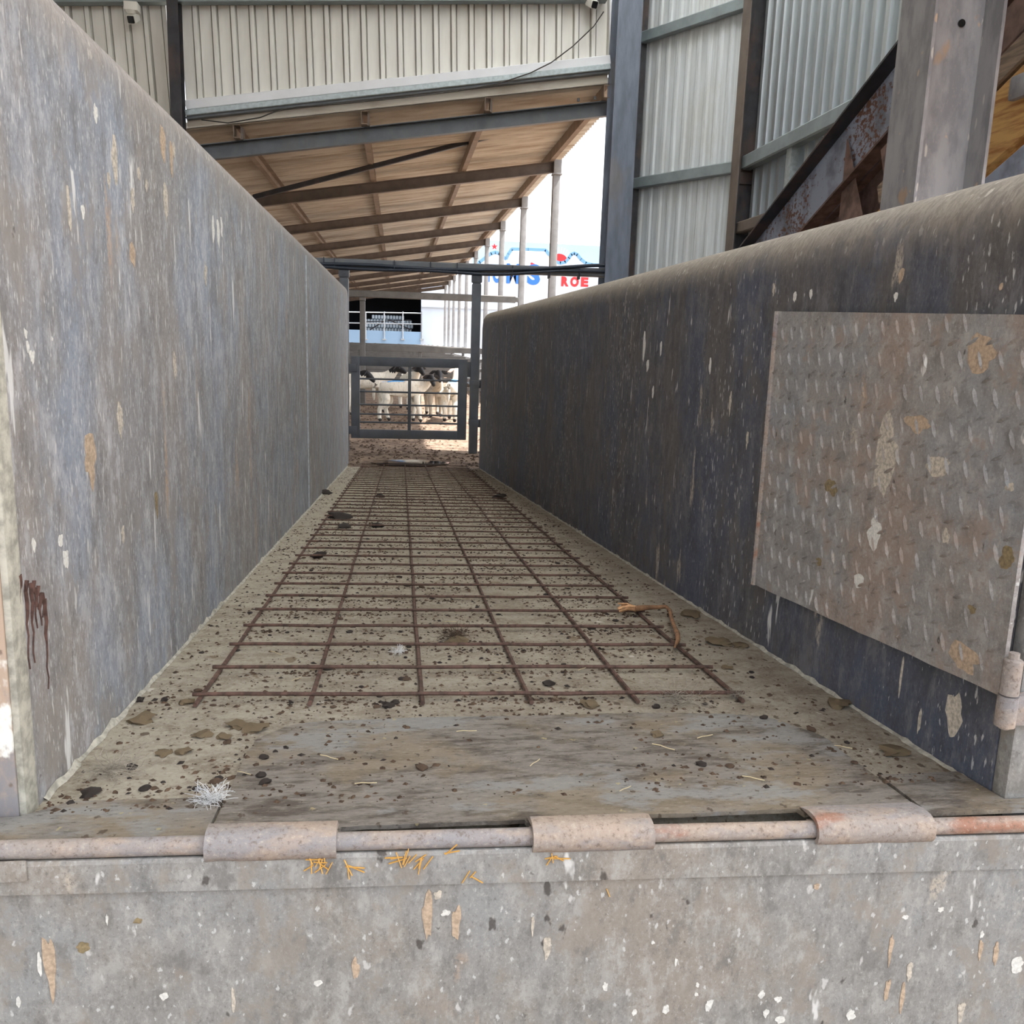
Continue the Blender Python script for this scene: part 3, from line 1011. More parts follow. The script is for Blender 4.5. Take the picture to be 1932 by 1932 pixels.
# crusted dust along the foot of both walls
for side, xf, ya, yb in ((1, lambda y: LX, 1.08, 7.9), (-1, rx, 1.02, 7.8)):
    rows = [[], [], []]
    n = 240
    for k in range(n + 1):
        y = ya + (yb - ya) * (k / n) ** 1.3
        a = 0.004 + 0.012 * abs(mnoise.noise((y * 9, side * 3, 0))) + 0.004 * mnoise.noise((y * 61, 1, 0))
        h = 0.003 + 0.020 * abs(mnoise.noise((y * 13, side * 7, 3))) ** 1.3 + 0.006 * mnoise.noise((y * 72, 2, 0))
        z = ramp_z(y)
        x = xf(y)
        rows[0].append(V((x + side * 0.0008, y, z + max(0.004, h))))
        rows[1].append(V((x + side * (0.003 + a * 0.35), y, z + max(0.003, h) * 0.4)))
        rows[2].append(V((x + side * max(0.004, a), y, z + 0.0006)))
    put('dust_fillet', MB().grid(rows), M['lime'], ch, smooth=60)

# brown dried run on the left wall, proud of the steel
st = MB()
for k, (px, py0, py1) in enumerate(((36, 1085, 1140), (48, 1095, 1262), (58, 1100, 1250), (66, 1110, 1185), (75, 1118, 1180), (84, 1130, 1300), (70, 1105, 1150), (62, 1095, 1140), (80, 1120, 1165))):
    q = [at_x(px + (py - py0) * 0.045 + 1.5 * math.sin(py * 0.11 + k), py, LX + 0.0006) for py in [py0 + (py1 - py0) * j / 8 for j in range(9)]]
    st.tube(q, 0.002, 5, rs=[(0.0034 if j < 4 else 0.0020) * (1 - 0.06 * j) for j in range(9)])
put('dried_run', st, M['stain'], wall_l, label='dark brown dried run')

# ------------------------------------------------------------------ threshold plate with hinge sleeves
def zf(x):
    return 0.563 - 0.018 * (x - 0.15)


th = thing('threshold_plate', 'smeared steel threshold plate with curled hinge sleeves at the ramp foot', 'plate', (0.2, 1.1, 0.55))


def slab(poly, t0=0.0005, t1=0.005):
    """thin plate lying on the ramp"""
    n = len(poly)
    vs = [(x, y, ramp_z(y) + t1) for x, y in poly] + [(x, y, ramp_z(y) + t0) for x, y in poly]
    return MB().add(vs, [tuple(range(n)), tuple(range(2 * n - 1, n - 1, -1))] + [(i, n + i, n + (i + 1) % n, (i + 1) % n) for i in range(n)])


poly = [(-0.212, 0.953)]
for k in range(9):
    t = math.pi / 2 * k / 8
    poly.append((-0.212 + 0.10 * (1 - math.cos(t)) + 0.004 * math.sin(k * 2.1), 1.21 + 0.12 * math.sin(t)))
poly += [(0.05, 1.338), (0.22, 1.333), (0.40, 1.336)]
for k in range(9):
    t = math.pi / 2 * (1 - k / 8)
    poly.append((0.67 - 0.12 * (1 - math.cos(t)) - 0.004 * math.sin(k * 1.7), 1.16 + 0.16 * math.sin(t)))
poly.append((0.67, 0.953))
for xa, xb, deep in ((0.667, 0.513, 0), (0.510, 0.309, 1), (0.307, 0.161, 0), (0.158, -0.063, 1), (-0.065, -0.209, 0)):
    for k in range(9):
        x = xa + (xb - xa) * k / 8
        poly.append((x, 0.953 if not deep else 0.967 + 0.0035 * mnoise.noise((x * 40, 3, 0))))
put('plate', slab(poly, t1=0.006), M['threshold'], th)
put('side_strip', slab([(-0.60, 0.9415), (-0.216, 0.9415), (-0.216, 1.060), (-0.40, 1.062), (-0.445, 1.025), (-0.60, 1.020)], t1=0.007), M['threshold'], th)
put('side_strip', slab([(0.674, 0.9415), (1.05, 0.9415), (1.05, 0.968), (0.80, 0.970), (0.795, 1.060), (0.674, 1.058)], t1=0.007), M['threshold'], th)
for x0, x1 in ((-0.209, -0.065), (0.161, 0.307), (0.513, 0.667)):
    z0, z1 = zf(x0), zf(x1)
    rows = []
    npt = 16
    for i in range(9):
        x = x0 + (x1 - x0) * i / 8
        zc = zf(x)
        j = 0.0012 * mnoise.noise((x * 60, 0, 1))
        prof = [(0.968, ramp_z(0.968) + 0.0085), (0.945, zc + 0.0175 + j)]
        for k in range(npt):
            t = math.radians(80 + 290 * k / (npt - 1))
            prof.append((0.93 + (0.0185 + j) * math.cos(t), zc + (0.0185 + j) * math.sin(t)))
        inner = [(0.93 + 0.0125 * math.cos(math.radians(370 - 290 * k / (npt - 1))), zc + 0.0125 * math.sin(math.radians(370 - 290 * k / (npt - 1)))) for k in range(npt)]
        prof += inner
        rows.append([V((x, a, b)) for a, b in prof])
    m = MB().grid(rows, close=True)
    m.add(rows[0], [tuple(range(len(rows[0])))])
    m.add(rows[-1], [tuple(range(len(rows[-1])))])
    put('hinge_sleeve', m, M['pipe'], th, smooth=50)

# hanging flap with the hinge pipe
hf = thing('hanging_flap', 'dirty grey steel flap hanging below the hinge pipe at the ramp foot', 'flap', (0.2, 0.93, 0.05))
put('hinge_pipe', MB().tube([(x, 0.93, zf(x)) for x in [-1.1 + 2.6 * k / 12 for k in range(13)]], 0.0105, 14), M['pipe'], hf)


def tilt_box(x0, x1, y0, y1, za, zb):
    """box whose edges follow the slight tilt of the flap"""
    n = 10
    rows = []
    for i in range(n + 1):
        x = x0 + (x1 - x0) * i / n
        rows.append([V((x, y0, za(x))), V((x, y0 - 0.0, zb(x) - 0.004)), V((x, y0 + 0.003, zb(x))), V((x, y1, zb(x))), V((x, y1, za(x)))])
    m = MB().grid(rows, close=True)
    m.add(rows[0], [(0, 1, 2, 3, 4)])
    m.add(rows[-1], [(0, 1, 2, 3, 4)])
    return m


def band_b(x):
    return 0.5115 - 0.025 * (x - 0.14) + 0.001 * mnoise.noise((x * 9, 0, 0))


put('flap_plate', tilt_box(-1.1, 1.5, 0.925, 0.934, lambda x: 0.02, lambda x: zf(x) - 0.014), M['front'], hf)
put('edge_band', tilt_box(-1.1, 1.5, 0.9185, 0.9245, band_b, lambda x: zf(x) - 0.010), M['front'], hf)
p = at_y(22, 1645, 0.915)
put('small_lug', MB().bevel_box(p.x - 0.06, p.x + 0.015, 0.913, 0.918, p.z - 0.012, p.z + 0.012, 0.002), M['front'], hf)

def blot(w, h, n=18, seed=0.0, drip=0.0):
    out = []
    for k in range(n):
        t = 2 * math.pi * k / n
        r = 1 + 0.55 * mnoise.noise((math.cos(t) * 1.6 + seed, math.sin(t) * 1.6, seed * 1.3))
        y = math.sin(t) * r
        out.append((math.cos(t) * r * w / 2 * (1 - 0.45 * drip * (1 - y) / 2), y * h / 2))
    return out


M['sp_white'] = plain('dried white splash', (214, 211, 202), 0.85, 0.08, 200)
M['sp_tan'] = plain('dried tan splash', (180, 158, 134), 0.9, 0.12, 160)
M['sp_olive'] = plain('dried olive splash', (136, 120, 90), 0.9, 0.15, 160)
M['sp_pale'] = plain('dried pale splash', (186, 176, 160), 0.9, 0.16, 160)
for k, (px, py, w, h, m) in enumerate(((808, 1728, 30, 90, 'sp_tan'), (860, 1742, 26, 74, 'sp_tan'), (826, 1688, 16, 18, 'sp_pale'), (842, 1722, 20, 14, 'sp_white'), (157, 1787, 26, 22, 'sp_olive'), (202, 1735, 6, 22, 'sp_white'),
                                       (260, 1738, 14, 12, 'sp_olive'), (95, 1830, 26, 120, 'sp_tan'), (600, 1855, 16, 12, 'sp_white'), (310, 1880, 16, 16, 'sp_white'), (1142, 1861, 13, 20, 'sp_white'), (1197, 1910, 12, 14, 'sp_white'),
                                       (1256, 1904, 15, 18, 'sp_white'), (1337, 1898, 20, 34, 'sp_white'), (1437, 1876, 16, 16, 'sp_white'), (1468, 1885, 17, 14, 'sp_white'), (1445, 1911, 14, 18, 'sp_white'), (1472, 1924, 20, 20, 'sp_white'),
                                       (1314, 1876, 9, 9, 'sp_white'), (1316, 1858, 8, 10, 'sp_white'), (1775, 1716, 14, 12, 'sp_white'), (1708, 1730, 16, 9, 'sp_white'), (1680, 1790, 14, 70, 'sp_tan'), (1673, 1870, 16, 56, 'sp_tan'),
                                       (1702, 1880, 14, 80, 'sp_tan'), (1850, 1790, 13, 50, 'sp_tan'), (1878, 1800, 16, 56, 'sp_tan'), (1813, 1910, 22, 60, 'sp_pale'), (1715, 1835, 18, 46, 'sp_pale'), (1920, 1820, 30, 40, 'sp_white'), (1852, 1763, 10, 16, 'sp_white'),
                                       (1032, 1790, 20, 46, 'sp_pale'), (1005, 1745, 8, 44, 'sp_pale'), (1540, 1672, 12, 14, 'sp_tan'), (670, 1830, 20, 50, 'sp_tan'), (1275, 1815, 8, 16, 'sp_white'), (1232, 1778, 8, 8, 'sp_white'), (440, 1890, 10, 60, 'sp_pale'), (1605, 1915, 22, 26, 'sp_white'), (75, 1820, 10, 60, 'sp_white'), (35, 1890, 12, 20, 'sp_white'))):
    q = at_y(px, py, 0.9248)
    put('dried_splash', MB().poly_y([(q.x + a, q.z + b) for a, b in blot(w * 0.93 / 1650, h * 1.06 * 0.93 / 1650, 20, k * 3.7, 1.0 if h > 1.6 * w else 0)], 0.9242, 0.9252), M[m], hf, smooth=0)
for xw, parent, lst in ((LX, wall_l, ((217, 305, 11, 66, 'sp_pale'), (307, 272, 9, 56, 'sp_tan'), (323, 305, 6, 54, 'sp_tan'), (328, 283, 6, 24, 'sp_pale'), (170, 868, 22, 90, 'sp_tan'), (226, 790, 12, 56, 'sp_pale'), (402, 432, 5, 40, 'sp_white'), (412, 440, 6, 44, 'sp_white'),
                                       (418, 432, 4, 34, 'sp_white'), (156, 400, 16, 22, 'sp_white'), (130, 395, 6, 70, 'sp_pale'), (205, 340, 6, 26, 'sp_pale'), (312, 380, 8, 60, 'sp_pale'), (250, 375, 7, 40, 'sp_pale'), (276, 350, 5, 20, 'sp_pale'), (262, 328, 7, 24, 'sp_pale'), (180, 215, 6, 26, 'sp_white'), (250, 480, 10, 44, 'sp_tan'),
                                       (52, 655, 12, 16, 'sp_white'), (60, 672, 10, 22, 'sp_white'), (48, 630, 7, 16, 'sp_white'), (98, 640, 8, 8, 'sp_white'), (232, 1010, 5, 30, 'sp_pale'), (330, 690, 7, 50, 'sp_pale'), (388, 520, 5, 40, 'sp_pale'), (64, 1028, 9, 20, 'sp_white'), (124, 1056, 12, 30, 'sp_white'), (114, 1020, 9, 26, 'sp_white'), (295, 950, 6, 50, 'sp_olive'))),
                        (None, wall_r, ((1215, 655, 6, 46, 'sp_white'), (1222, 690, 5, 22, 'sp_white'), (1247, 660, 4, 26, 'sp_white'), (1232, 740, 4, 22, 'sp_white'), (1410, 830, 5, 30, 'sp_pale'), (1378, 760, 5, 40, 'sp_pale'), (1340, 690, 5, 26, 'sp_white'), (1700, 520, 12, 24, 'sp_tan'), (1753, 430, 10, 36, 'sp_white'), (1795, 440, 26, 60, 'sp_tan'), (1889, 541, 9, 12, 'sp_tan'),
                                        (1690, 560, 12, 16, 'sp_white'), (1500, 560, 6, 18, 'sp_white'), (1460, 545, 5, 22, 'sp_pale'), (1530, 555, 6, 16, 'sp_white'), (1620, 1380, 16, 40, 'sp_pale'), (1800, 1350, 26, 70, 'sp_pale'), (1735, 1360, 5, 50, 'sp_pale'), (1700, 1280, 4, 60, 'sp_pale')))):
    for k, (px, py, w, h, m) in enumerate(lst):
        x0 = xw
        q = at_x(px, py, xw if xw is not None else 0.79)
        if xw is None:
            for _ in range(4):
                q = at_x(px, py, rx(q.y))
        sgn = 1 if xw is not None else -1
        if xw is None and q.z > 1.29:
            continue
        dist = (q - CAM).length
        sv = w * dist / FPX / max(0.12, abs((q - CAM).normalized().x))
        sz_ = h * dist / FPX
        bl = blot(min(sv, sz_ * 0.9), sz_, 18, k * 2.9, 1.0)
        vs = [V((q.x + sgn * 0.0006 + (0 if xw is not None else -0.0075 * a), q.y + a, q.z + b)) for a, b in bl]
        vs2 = [v - V((sgn * 0.0012, 0, 0)) for v in vs]
        nb = len(vs)
        put('dried_splash', MB().add(vs + vs2, [tuple(range(nb)), tuple(range(2 * nb - 1, nb - 1, -1))] + [(i, nb + i, nb + (i + 1) % nb, (i + 1) % nb) for i in range(nb)]), M[m], parent, smooth=0)

# ------------------------------------------------------------------ chequer plate gate on the right wall
dg_ = thing('chequer_plate_gate', 'rusty grey chequer plate gate lying against the dark right wall', 'gate', (0.772, 1.35, 0.65))
GX = 0.772
gy0, gy1 = 0.972, 1.757


def g_top(y):
    return 1.188 + (1.216 - 1.188) * (y - gy0) / (gy1 - gy0)


def g_bot(y):
    return 0.709 + (0.636 - 0.709) * (y - gy0) / (gy1 - gy0)


n = 16
vs, fs = [], []
prof_y = [gy0 + (gy1 - gy0) * k / n for k in range(n + 1)]
loop = [V((GX, y, g_bot(y) + 0.0025 * mnoise.noise((y * 14, 0, 0)))) for y in prof_y] + [V((GX, y, g_top(y))) for y in reversed(prof_y)]
m = MB()
k = len(loop)
m.add(loop + [p + V((0.006, 0, 0)) for p in loop], [tuple(range(k)), tuple(range(2 * k - 1, k - 1, -1))] + [(i, k + i, k + (i + 1) % k, (i + 1) % k) for i in range(k)])
put('tread_plate', m, M['plate'], dg_, smooth=0)
for k, (px, py, w, h, m) in enumerate(((1668, 860, 40, 120, 'sp_pale'), (1650, 1010, 22, 50, 'sp_white'), (1850, 665, 50, 60, 'sp_tan'), (1770, 880, 40, 34, 'sp_pale'), (1620, 1095, 18, 26, 'sp_white'), (1900, 1055, 22, 36, 'sp_olive'),
                                       (1785, 1012, 12, 26, 'sp_pale'), (1730, 800, 36, 30, 'sp_tan'), (1568, 920, 24, 26, 'sp_olive'), (1545, 1060, 10, 14, 'sp_olive'), (1835, 1150, 12, 14, 'sp_olive'), (1820, 1240, 50, 44, 'sp_tan'), (1906, 920, 14, 18, 'sp_pale'))):
    q = at_x(px, py, GX)
    dist = (q - CAM).length
    sv = min(w * dist / FPX / max(0.3, abs((q - CAM).normalized().x)), 0.09)
    vs = [V((GX - 0.0004, q.y + a, q.z + b)) for a, b in blot(sv, h * dist / FPX, 20, k * 5.1, 0.3)]
    nb = len(vs)
    put('dried_splash', MB().add(vs + [v + V((0.0008, 0, 0)) for v in vs], [tuple(range(nb)), tuple(range(2 * nb - 1, nb - 1, -1))] + [(i, nb + i, nb + (i + 1) % nb, (i + 1) % nb) for i in range(nb)]), M[m], dg_, smooth=0)
lug = MB()
py_, pz_ = 0.0415, 0.0495
for j in range(-1, 16):
    for i in range(-1, 22):
        for oy, oz, d in ((0, 0, V((0, 0.42, 0.91))), (0.5, 0.5, V((0, -0.91, 0.42)))):
            cy_, cz_ = gy0 + (i + oy) * py_, 0.64 + (j + oz) * pz_ - 0.02 * (i + oy) * py_
            if gy0 + 0.012 < cy_ < gy1 - 0.014 and g_bot(cy_) + 0.012 < cz_ < g_top(cy_) - 0.012:
                L, Wd, H = 0.0148, 0.0034, 0.0036
                q = V((0, d.z, -d.y))
                c = V((GX, cy_, cz_))
                h = V((-H * random.uniform(0.5, 1.1), 0, 0))
                lug.add([c - d * L, c - d * L * .4 + q * Wd, c + d * L * .4 + q * Wd, c + d * L, c + d * L * .4 - q * Wd, c - d * L * .4 - q * Wd,
                         c - d * L * 0.45 + h, c + d * L * 0.45 + h],
                        [(0, 1, 6), (1, 2, 7, 6), (2, 3, 7), (3, 4, 7), (4, 5, 6, 7), (5, 0, 6)])
put('tread_lugs', lug, M['plate'], dg_, kind='stuff')
put('edge_bead', MB().tube([(GX + 0.001, gy1 - 0.002, g_bot(gy1)), (GX + 0.001, gy1 - 0.002, g_top(gy1))], 0.007, 8), M['pipe'], dg_)
hb = at_x(1908, 1277, 0.776)
put('hinge_barrel', MB().tube([(0.776, hb.y, hb.z - 0.023), (0.776, hb.y, hb.z + 0.022), (0.776, hb.y, hb.z + 0.024)], 0.0115, 14, rs=[0.0115, 0.0115, 0.009]), M['pipe'], dg_, smooth=50)
put('hinge_pin', MB().tube([(0.776, hb.y, hb.z - 0.07), (0.776, hb.y, hb.z + 0.032)], 0.0065, 10), M['pipe'], dg_)
kn = thing('hinge_knuckle', 'lower tan hinge knuckle under the chequer plate gate', 'hinge', (0.776, hb.y, hb.z - 0.07))
put('barrel', MB().tube([(0.776, hb.y, hb.z - 0.066), (0.776, hb.y, hb.z - 0.025)], 0.0125, 14), M['pipe'], kn)
put('hinge_leaf', MB().bevel_box(0.776, 0.84, hb.y - 0.004, 0.972, hb.z - 0.066, hb.z - 0.025, 0.003), M['pipe'], kn)
# ------------------------------------------------------------------ reinforcing mesh on the ramp
rm = thing('reinforcing_mesh', 'rusty welded wire mesh lying on the dung stained ramp floor', 'mesh', (0.15, 4.7, 0))
MY0, STEP = 1.437, 0.1625


def bar_x(i, y):
    return -0.330 + 0.1876 * i + (y - 1.44) * 0.0045


def wob(a, b):
    return 0.003 * mnoise.noise((a * 2.1, b * 3.7, 1.0))


for i in range(6):
    pts = []
    for k in range(34):
        y = MY0 - 0.012 - 0.044 * (bar_x(i, 1.44) + 0.33) + (8.02 - MY0) * k / 33
        pts.append(V((bar_x(i, y) + wob(i, y), y, max(0.006, ramp_z(y)) + 0.005)))
    put('long_bar', MB().tube(pts, 0.0042, 6), M['rust_bar'], rm)
variants = []
for v in range(5):
    pts = [V((-0.012 + 0.965 * k / 12, wob(v * 3 + 0.3, k * 0.4) - 0.044 * (0.965 * k / 12), 0.0012 * mnoise.noise((k * 0.7, v, 5)))) for k in range(13)]
    m = MB().tube(pts, 0.0036, 6)
    variants.append(mesh_of('cross_bar', m, M['rust_bar']))
for r in range(41):
    y = MY0 + 0.022 + STEP * r + 0.004 * mnoise.noise((r * 1.7, 0, 0))
    o = put_mesh('cross_bar', variants[r % 5], rm)
    b = V((bar_x(0, y), y, max(0.004, ramp_z(y - 0.02)) + 0.0115))
    o.location = b - WL[rm.name]
    o.rotation_euler = (-0.0805 * 0, 0, 0)

# ------------------------------------------------------------------ gate at the ramp head
GY = 9.0
for (px, lab) in ((650, 'left gate post beside the end of the lighter wall'), (895.5, 'right gate post that the gate latches to')):
    b = at_y(px, 700, GY)
    gp = thing('gate_post', lab, 'post', (b.x, GY, 0), group='posts of the overhead rail')
    put('shaft', MB().bevel_box(b.x - 0.044, b.x + 0.044, GY - 0.044, GY + 0.044, 0, 1.70, 0.006), M['gate_steel'], gp)
    put('head_bracket', MB().bevel_box(b.x - 0.05, b.x + 0.05, GY - 0.052, GY + 0.052, 1.715, 1.80, 0.008), M['gate_steel'], gp)
    put('neck', MB().box(b.x - 0.038, b.x + 0.038, GY - 0.04, GY + 0.04, 1.69, 1.72), M['gate_steel'], gp)
    put('bolt', MB().tube([(b.x, GY - 0.066, 1.755), (b.x, GY - 0.05, 1.755)], 0.012, 6), M['gate_steel'], gp)
    if px > 700:
        for z in (0.72, 0.32):
            put('strap', MB().bevel_box(b.x - 0.049, b.x + 0.049, GY - 0.049, GY + 0.049, z - 0.03, z + 0.03, 0.003), M['gate_steel'], gp)
            put('latch_lug', MB().bevel_box(b.x + 0.04, b.x + 0.12, GY - 0.02, GY + 0.02, z - 0.05, z + 0.03, 0.006), M['black_steel'], gp)
rl_ = thing('overhead_rail', 'grey overhead steel rail above the gate, cables tied under it', 'rail', (0.4, GY, 1.8))
put('rail', MB().bar((-1.8, GY, 1.838), (2.12, GY, 1.862), 0.09, 0.086), M['grey_steel'], rl_)
for px in (612, 632, 744, 812, 862, 966, 1036, 1092):
    x = at_y(px, 500, GY).x
    put('cable_tie', MB().box(x - 0.004, x + 0.004, GY - 0.075, GY + 0.05, 1.785, 1.892), M['cable_blue'], rl_)


def rail_cable(dz, lab, end, sag):
    pts = []
    for k in range(40):
        x = -1.6 + 3.72 * k / 39
        t = max(0.0, (x - 0.75) / 1.37)
        pts.append(V((x, GY - 0.062, 1.800 + dz + sag * 0.006 * math.sin(x * 5) + t * t * (3 - 2 * t) * end)))
    return tag(put('electric_cable', MB().tube(pts, 0.017, 8), M['cable_blue'], smooth=60), lab, 'cable')


rail_cable(0.0, 'black cable tied under the overhead rail, lower of two', 0.075, 1)
rail_cable(0.03, 'black cable tied under the overhead rail, upper of two', 0.098, -1)

gt = thing('yard_gate', 'closed grey steel gate with round bars at the head of the ramp', 'gate', (0.12, GY, 0.13))
gl, gr = at_y(662.5, 750, GY).x, at_y(880.5, 750, GY).x
zt_, zb_ = 0.955, 0.138
put('stile', MB().bevel_box(gl, gl + 0.087, GY - 0.03, GY + 0.03, zb_, zt_, 0.005), M['gate_steel'], gt)
put('stile', MB().bevel_box(gr - 0.092, gr, GY - 0.03, GY + 0.03, zb_, zt_ - 0.002, 0.005), M['gate_steel'], gt)
put('top_rail', MB().bevel_box(gl + 0.085, gr - 0.09, GY - 0.029, GY + 0.029, zt_ - 0.09, zt_, 0.005), M['gate_steel'], gt)
put('bottom_rail', MB().bevel_box(gl + 0.085, gr - 0.09, GY - 0.029, GY + 0.029, zb_, zb_ + 0.088, 0.005), M['gate_steel'], gt)
mx = at_y(772.5, 750, GY).x
put('middle_bar', MB().bevel_box(mx - 0.016, mx + 0.016, GY - 0.022, GY + 0.022, zb_ + 0.085, zt_ - 0.085, 0.003), M['gate_steel'], gt)
for py in (714.5, 738.5, 763.0, 781.0, 796.3):
    z = at_y(690, py, GY).z
    put('round_bar', MB().tube([(gl + 0.08, GY, z), (gr - 0.085, GY, z)], 0.0095, 8), M['gate_steel'], gt)
for z in (0.84, 0.22):
    put('hinge', MB().bevel_box(gl - 0.05, gl + 0.06, GY - 0.036, GY - 0.028, z - 0.04, z + 0.04, 0.003), M['gate_steel'], gt)
put('latch', MB().bevel_box(gr - 0.01, gr + 0.035, GY - 0.02, GY + 0.02, 0.78, 0.93, 0.006), M['gate_steel'], gt)

# frame and pen fences farther along the alley
FY = 15.46
fr = thing('overhead_rail', 'second overhead rail, farther off behind the gate', 'rail', (0.3, FY, 1.85))
put('rail', MB().bar((-2.5, FY, 1.872), (2.02, FY, 1.872), 0.09, 0.115), M['fence_rail'], fr)
put('end_bracket', MB().bevel_box(2.0, 2.08, FY - 0.04, FY + 0.04, 1.83, 1.91, 0.006), M['fence_rail'], fr)
px_ = at_y(684, 600, FY).x
gp = thing('gate_post', 'grey post of the second overhead rail, seen above the gate', 'post', (px_, FY, 0), group='posts of the overhead rail')
put('shaft', MB().bevel_box(px_ - 0.045, px_ + 0.045, FY - 0.045, FY + 0.045, 0, 1.75, 0.006), M['fence_rail'], gp)
put('head_bracket', MB().bevel_box(px_ - 0.05, px_ + 0.05, FY - 0.05, FY + 0.05, 1.755, 1.813, 0.006), M['fence_rail'], gp)


def pen_fence(y, zt, x1, lab):
    f = thing('pen_fence', lab, 'fence', (0, y, 0), group='pen fences across the yard')
    k = 0
    for z in (zt, zt - 0.17, zt - 0.34, zt - 0.52, zt - 0.68):
        put('rail', MB().bar((-3.2, y, z), (x1, y, z), 0.04, 0.10 if k == 0 else 0.06), M['fence_rail'], f)
        k += 1
    x = x1 - 0.05
    while x > -3.2:
        put('fence_post', MB().bar((x, y + 0.045, 0), (x, y + 0.045, zt + 0.06), 0.06, 0.06, up=(0, 1, 0)), M['fence_rail'], f)
        x -= 1.05
    return f


for i in range(9):
    y = 15.9 + 3.15 * i
    x1 = [1.5, 1.45, 1.4, 1.35, 1.32, 1.28, 1.25, 1.2, 1.15][i]
    pen_fence(y, 0.97 - 0.012 * i, x1, '%s pen fence beyond the gate, its dusty top rail showing above the gate' % ORD[i])

# ------------------------------------------------------------------ sloping beam, H column and timbers on the right
hc = thing('steel_column', 'mud splashed steel H column standing close behind the right wall', 'column', (1.93, 3.14, 0))
put('column_shaft', MB().ibeam((1.93, 3.14, 0), (1.93, 3.14, 6.3), 0.22, 0.262, 0.012, 0.01, up=(1, 0, 0)), M['dirty_col'], hc)
q = at_y(1814, 44, 3.132)
put('bolt_hole_disc', MB().tube([(q.x, 3.1335, q.z), (q.x, 3.128, q.z)], 0.013, 16), M['cam_black'], hc)  # black disc standing in for the shade inside a hole
sb = thing('sloping_beam', 'rust blistered blue grey I beam sloping up beyond the right wall', 'beam', (2.38, 4.5, 1.3))
pa, pb = V((2.385, 8.1, 0.72)), V((2.385, 0.2, 4.04))
sd = (pb - pa).normalized()
su = V((0, -sd.z, sd.y)) if sd.y < 0 else V((0, -sd.z, sd.y))
if su.z < 0:
    su = -su
H = 0.37
put('web', MB().prism([(-0.005, -H / 2), (0.005, -H / 2), (0.005, H / 2), (-0.005, H / 2)], pa, pb, su), M['rusty_blue'], sb)
put('top_flange', MB().prism([(-0.085, H / 2 - 0.012), (0.085, H / 2 - 0.012), (0.085, H / 2), (-0.085, H / 2)], pa, pb, su), M['black_steel'], sb)
put('bottom_flange', MB().prism([(-0.085, -H / 2), (0.085, -H / 2), (0.085, -H / 2 + 0.012), (-0.085, -H / 2 + 0.012)], pa, pb, su), M['rust_brown'], sb)
qa, qb = pa - su * (H / 2), pb - su * (H / 2)
put('side_plate', MB().add([qa + V((0.05, 0, 0)), qb + V((0.05, 0, 0)), V((2.435, qb.y, qb.z - 0.9)), V((2.435, qa.y, 0.05)),
                            qa + V((0.06, 0, 0)), qb + V((0.06, 0, 0)), V((2.445, qb.y, qb.z - 0.9)), V((2.445, qa.y, 0.05))],
                           [(0, 1, 2, 3), (7, 6, 5, 4), (0, 4, 5, 1), (2, 6, 7, 3), (1, 5, 6, 2), (3, 7, 4, 0)]), M['rust_brown'], sb, smooth=0)
t1, t2, t3 = at_x(1600, 262, 2.37), at_x(1591, 432, 2.31), at_x(1628, 405, 2.31)
tri = MB().add([t1, t1 + V((0.0, 0.012, 0)), t2, t3, t2 + V((0, 0.06, 0)), t3 + V((0, 0.06, 0))], [(0, 2, 3), (1, 5, 4), (0, 1, 4, 2), (2, 4, 5, 3), (3, 5, 1, 0)])
put('stiffener', tri, M['rust_brown'], sb, smooth=0)


def diag_timber(pt, pb_, x0, x1, mat, name, lab, cat, ext=0.9, ext2=0.8):
    """timber parallel to the sloping beam; pt and pb_ are its upper and lower edge pixels on the plane x0"""
    a = at_x(*pt, x0)
    b = at_x(*pb_, x0)
    d = V((0, -1, 0.42)).normalized()
    u = V((0, 0.42, 1)).normalized()
    h = abs((a - b).dot(u))
    c = (a + b) / 2
    c.x = (x0 + x1) / 2
    m = MB().bar(c - d * ext, c + d * ext2, x1 - x0, h, up=u)
    return tag(put(name, m, mat), lab, cat)


diag_timber((1900, 150), (1900, 285), 2.24, 2.30, M['wood'], 'timber_beam', 'golden timber baulk behind the mud splashed column', 'timber')
diag_timber((1900, 90), (1900, 142), 2.25, 2.31, M['wood_grey'], 'timber_batten', 'weathered grey timber lying on the golden timber', 'timber')
q = at_x(1918, 158, 2.21)
tag(put('steel_strap', MB().bevel_box(2.20, 2.23, q.y - 0.16, q.y + 0.03, q.z - 0.055, q.z + 0.03, 0.012), M['dirty_col']), 'rounded steel strap plate bolted over the golden timber', 'strap')
diag_timber((1905, 292), (1905, 345), 2.22, 2.30, M['rusty_blue'], 'steel_rail', 'dark steel rail under the golden timber', 'rail')
diag_timber((1910, 0), (1910, 82), 2.27, 2.34, M['rust_brown'], 'steel_rail', 'brown rusted steel rail above the golden timber', 'rail')

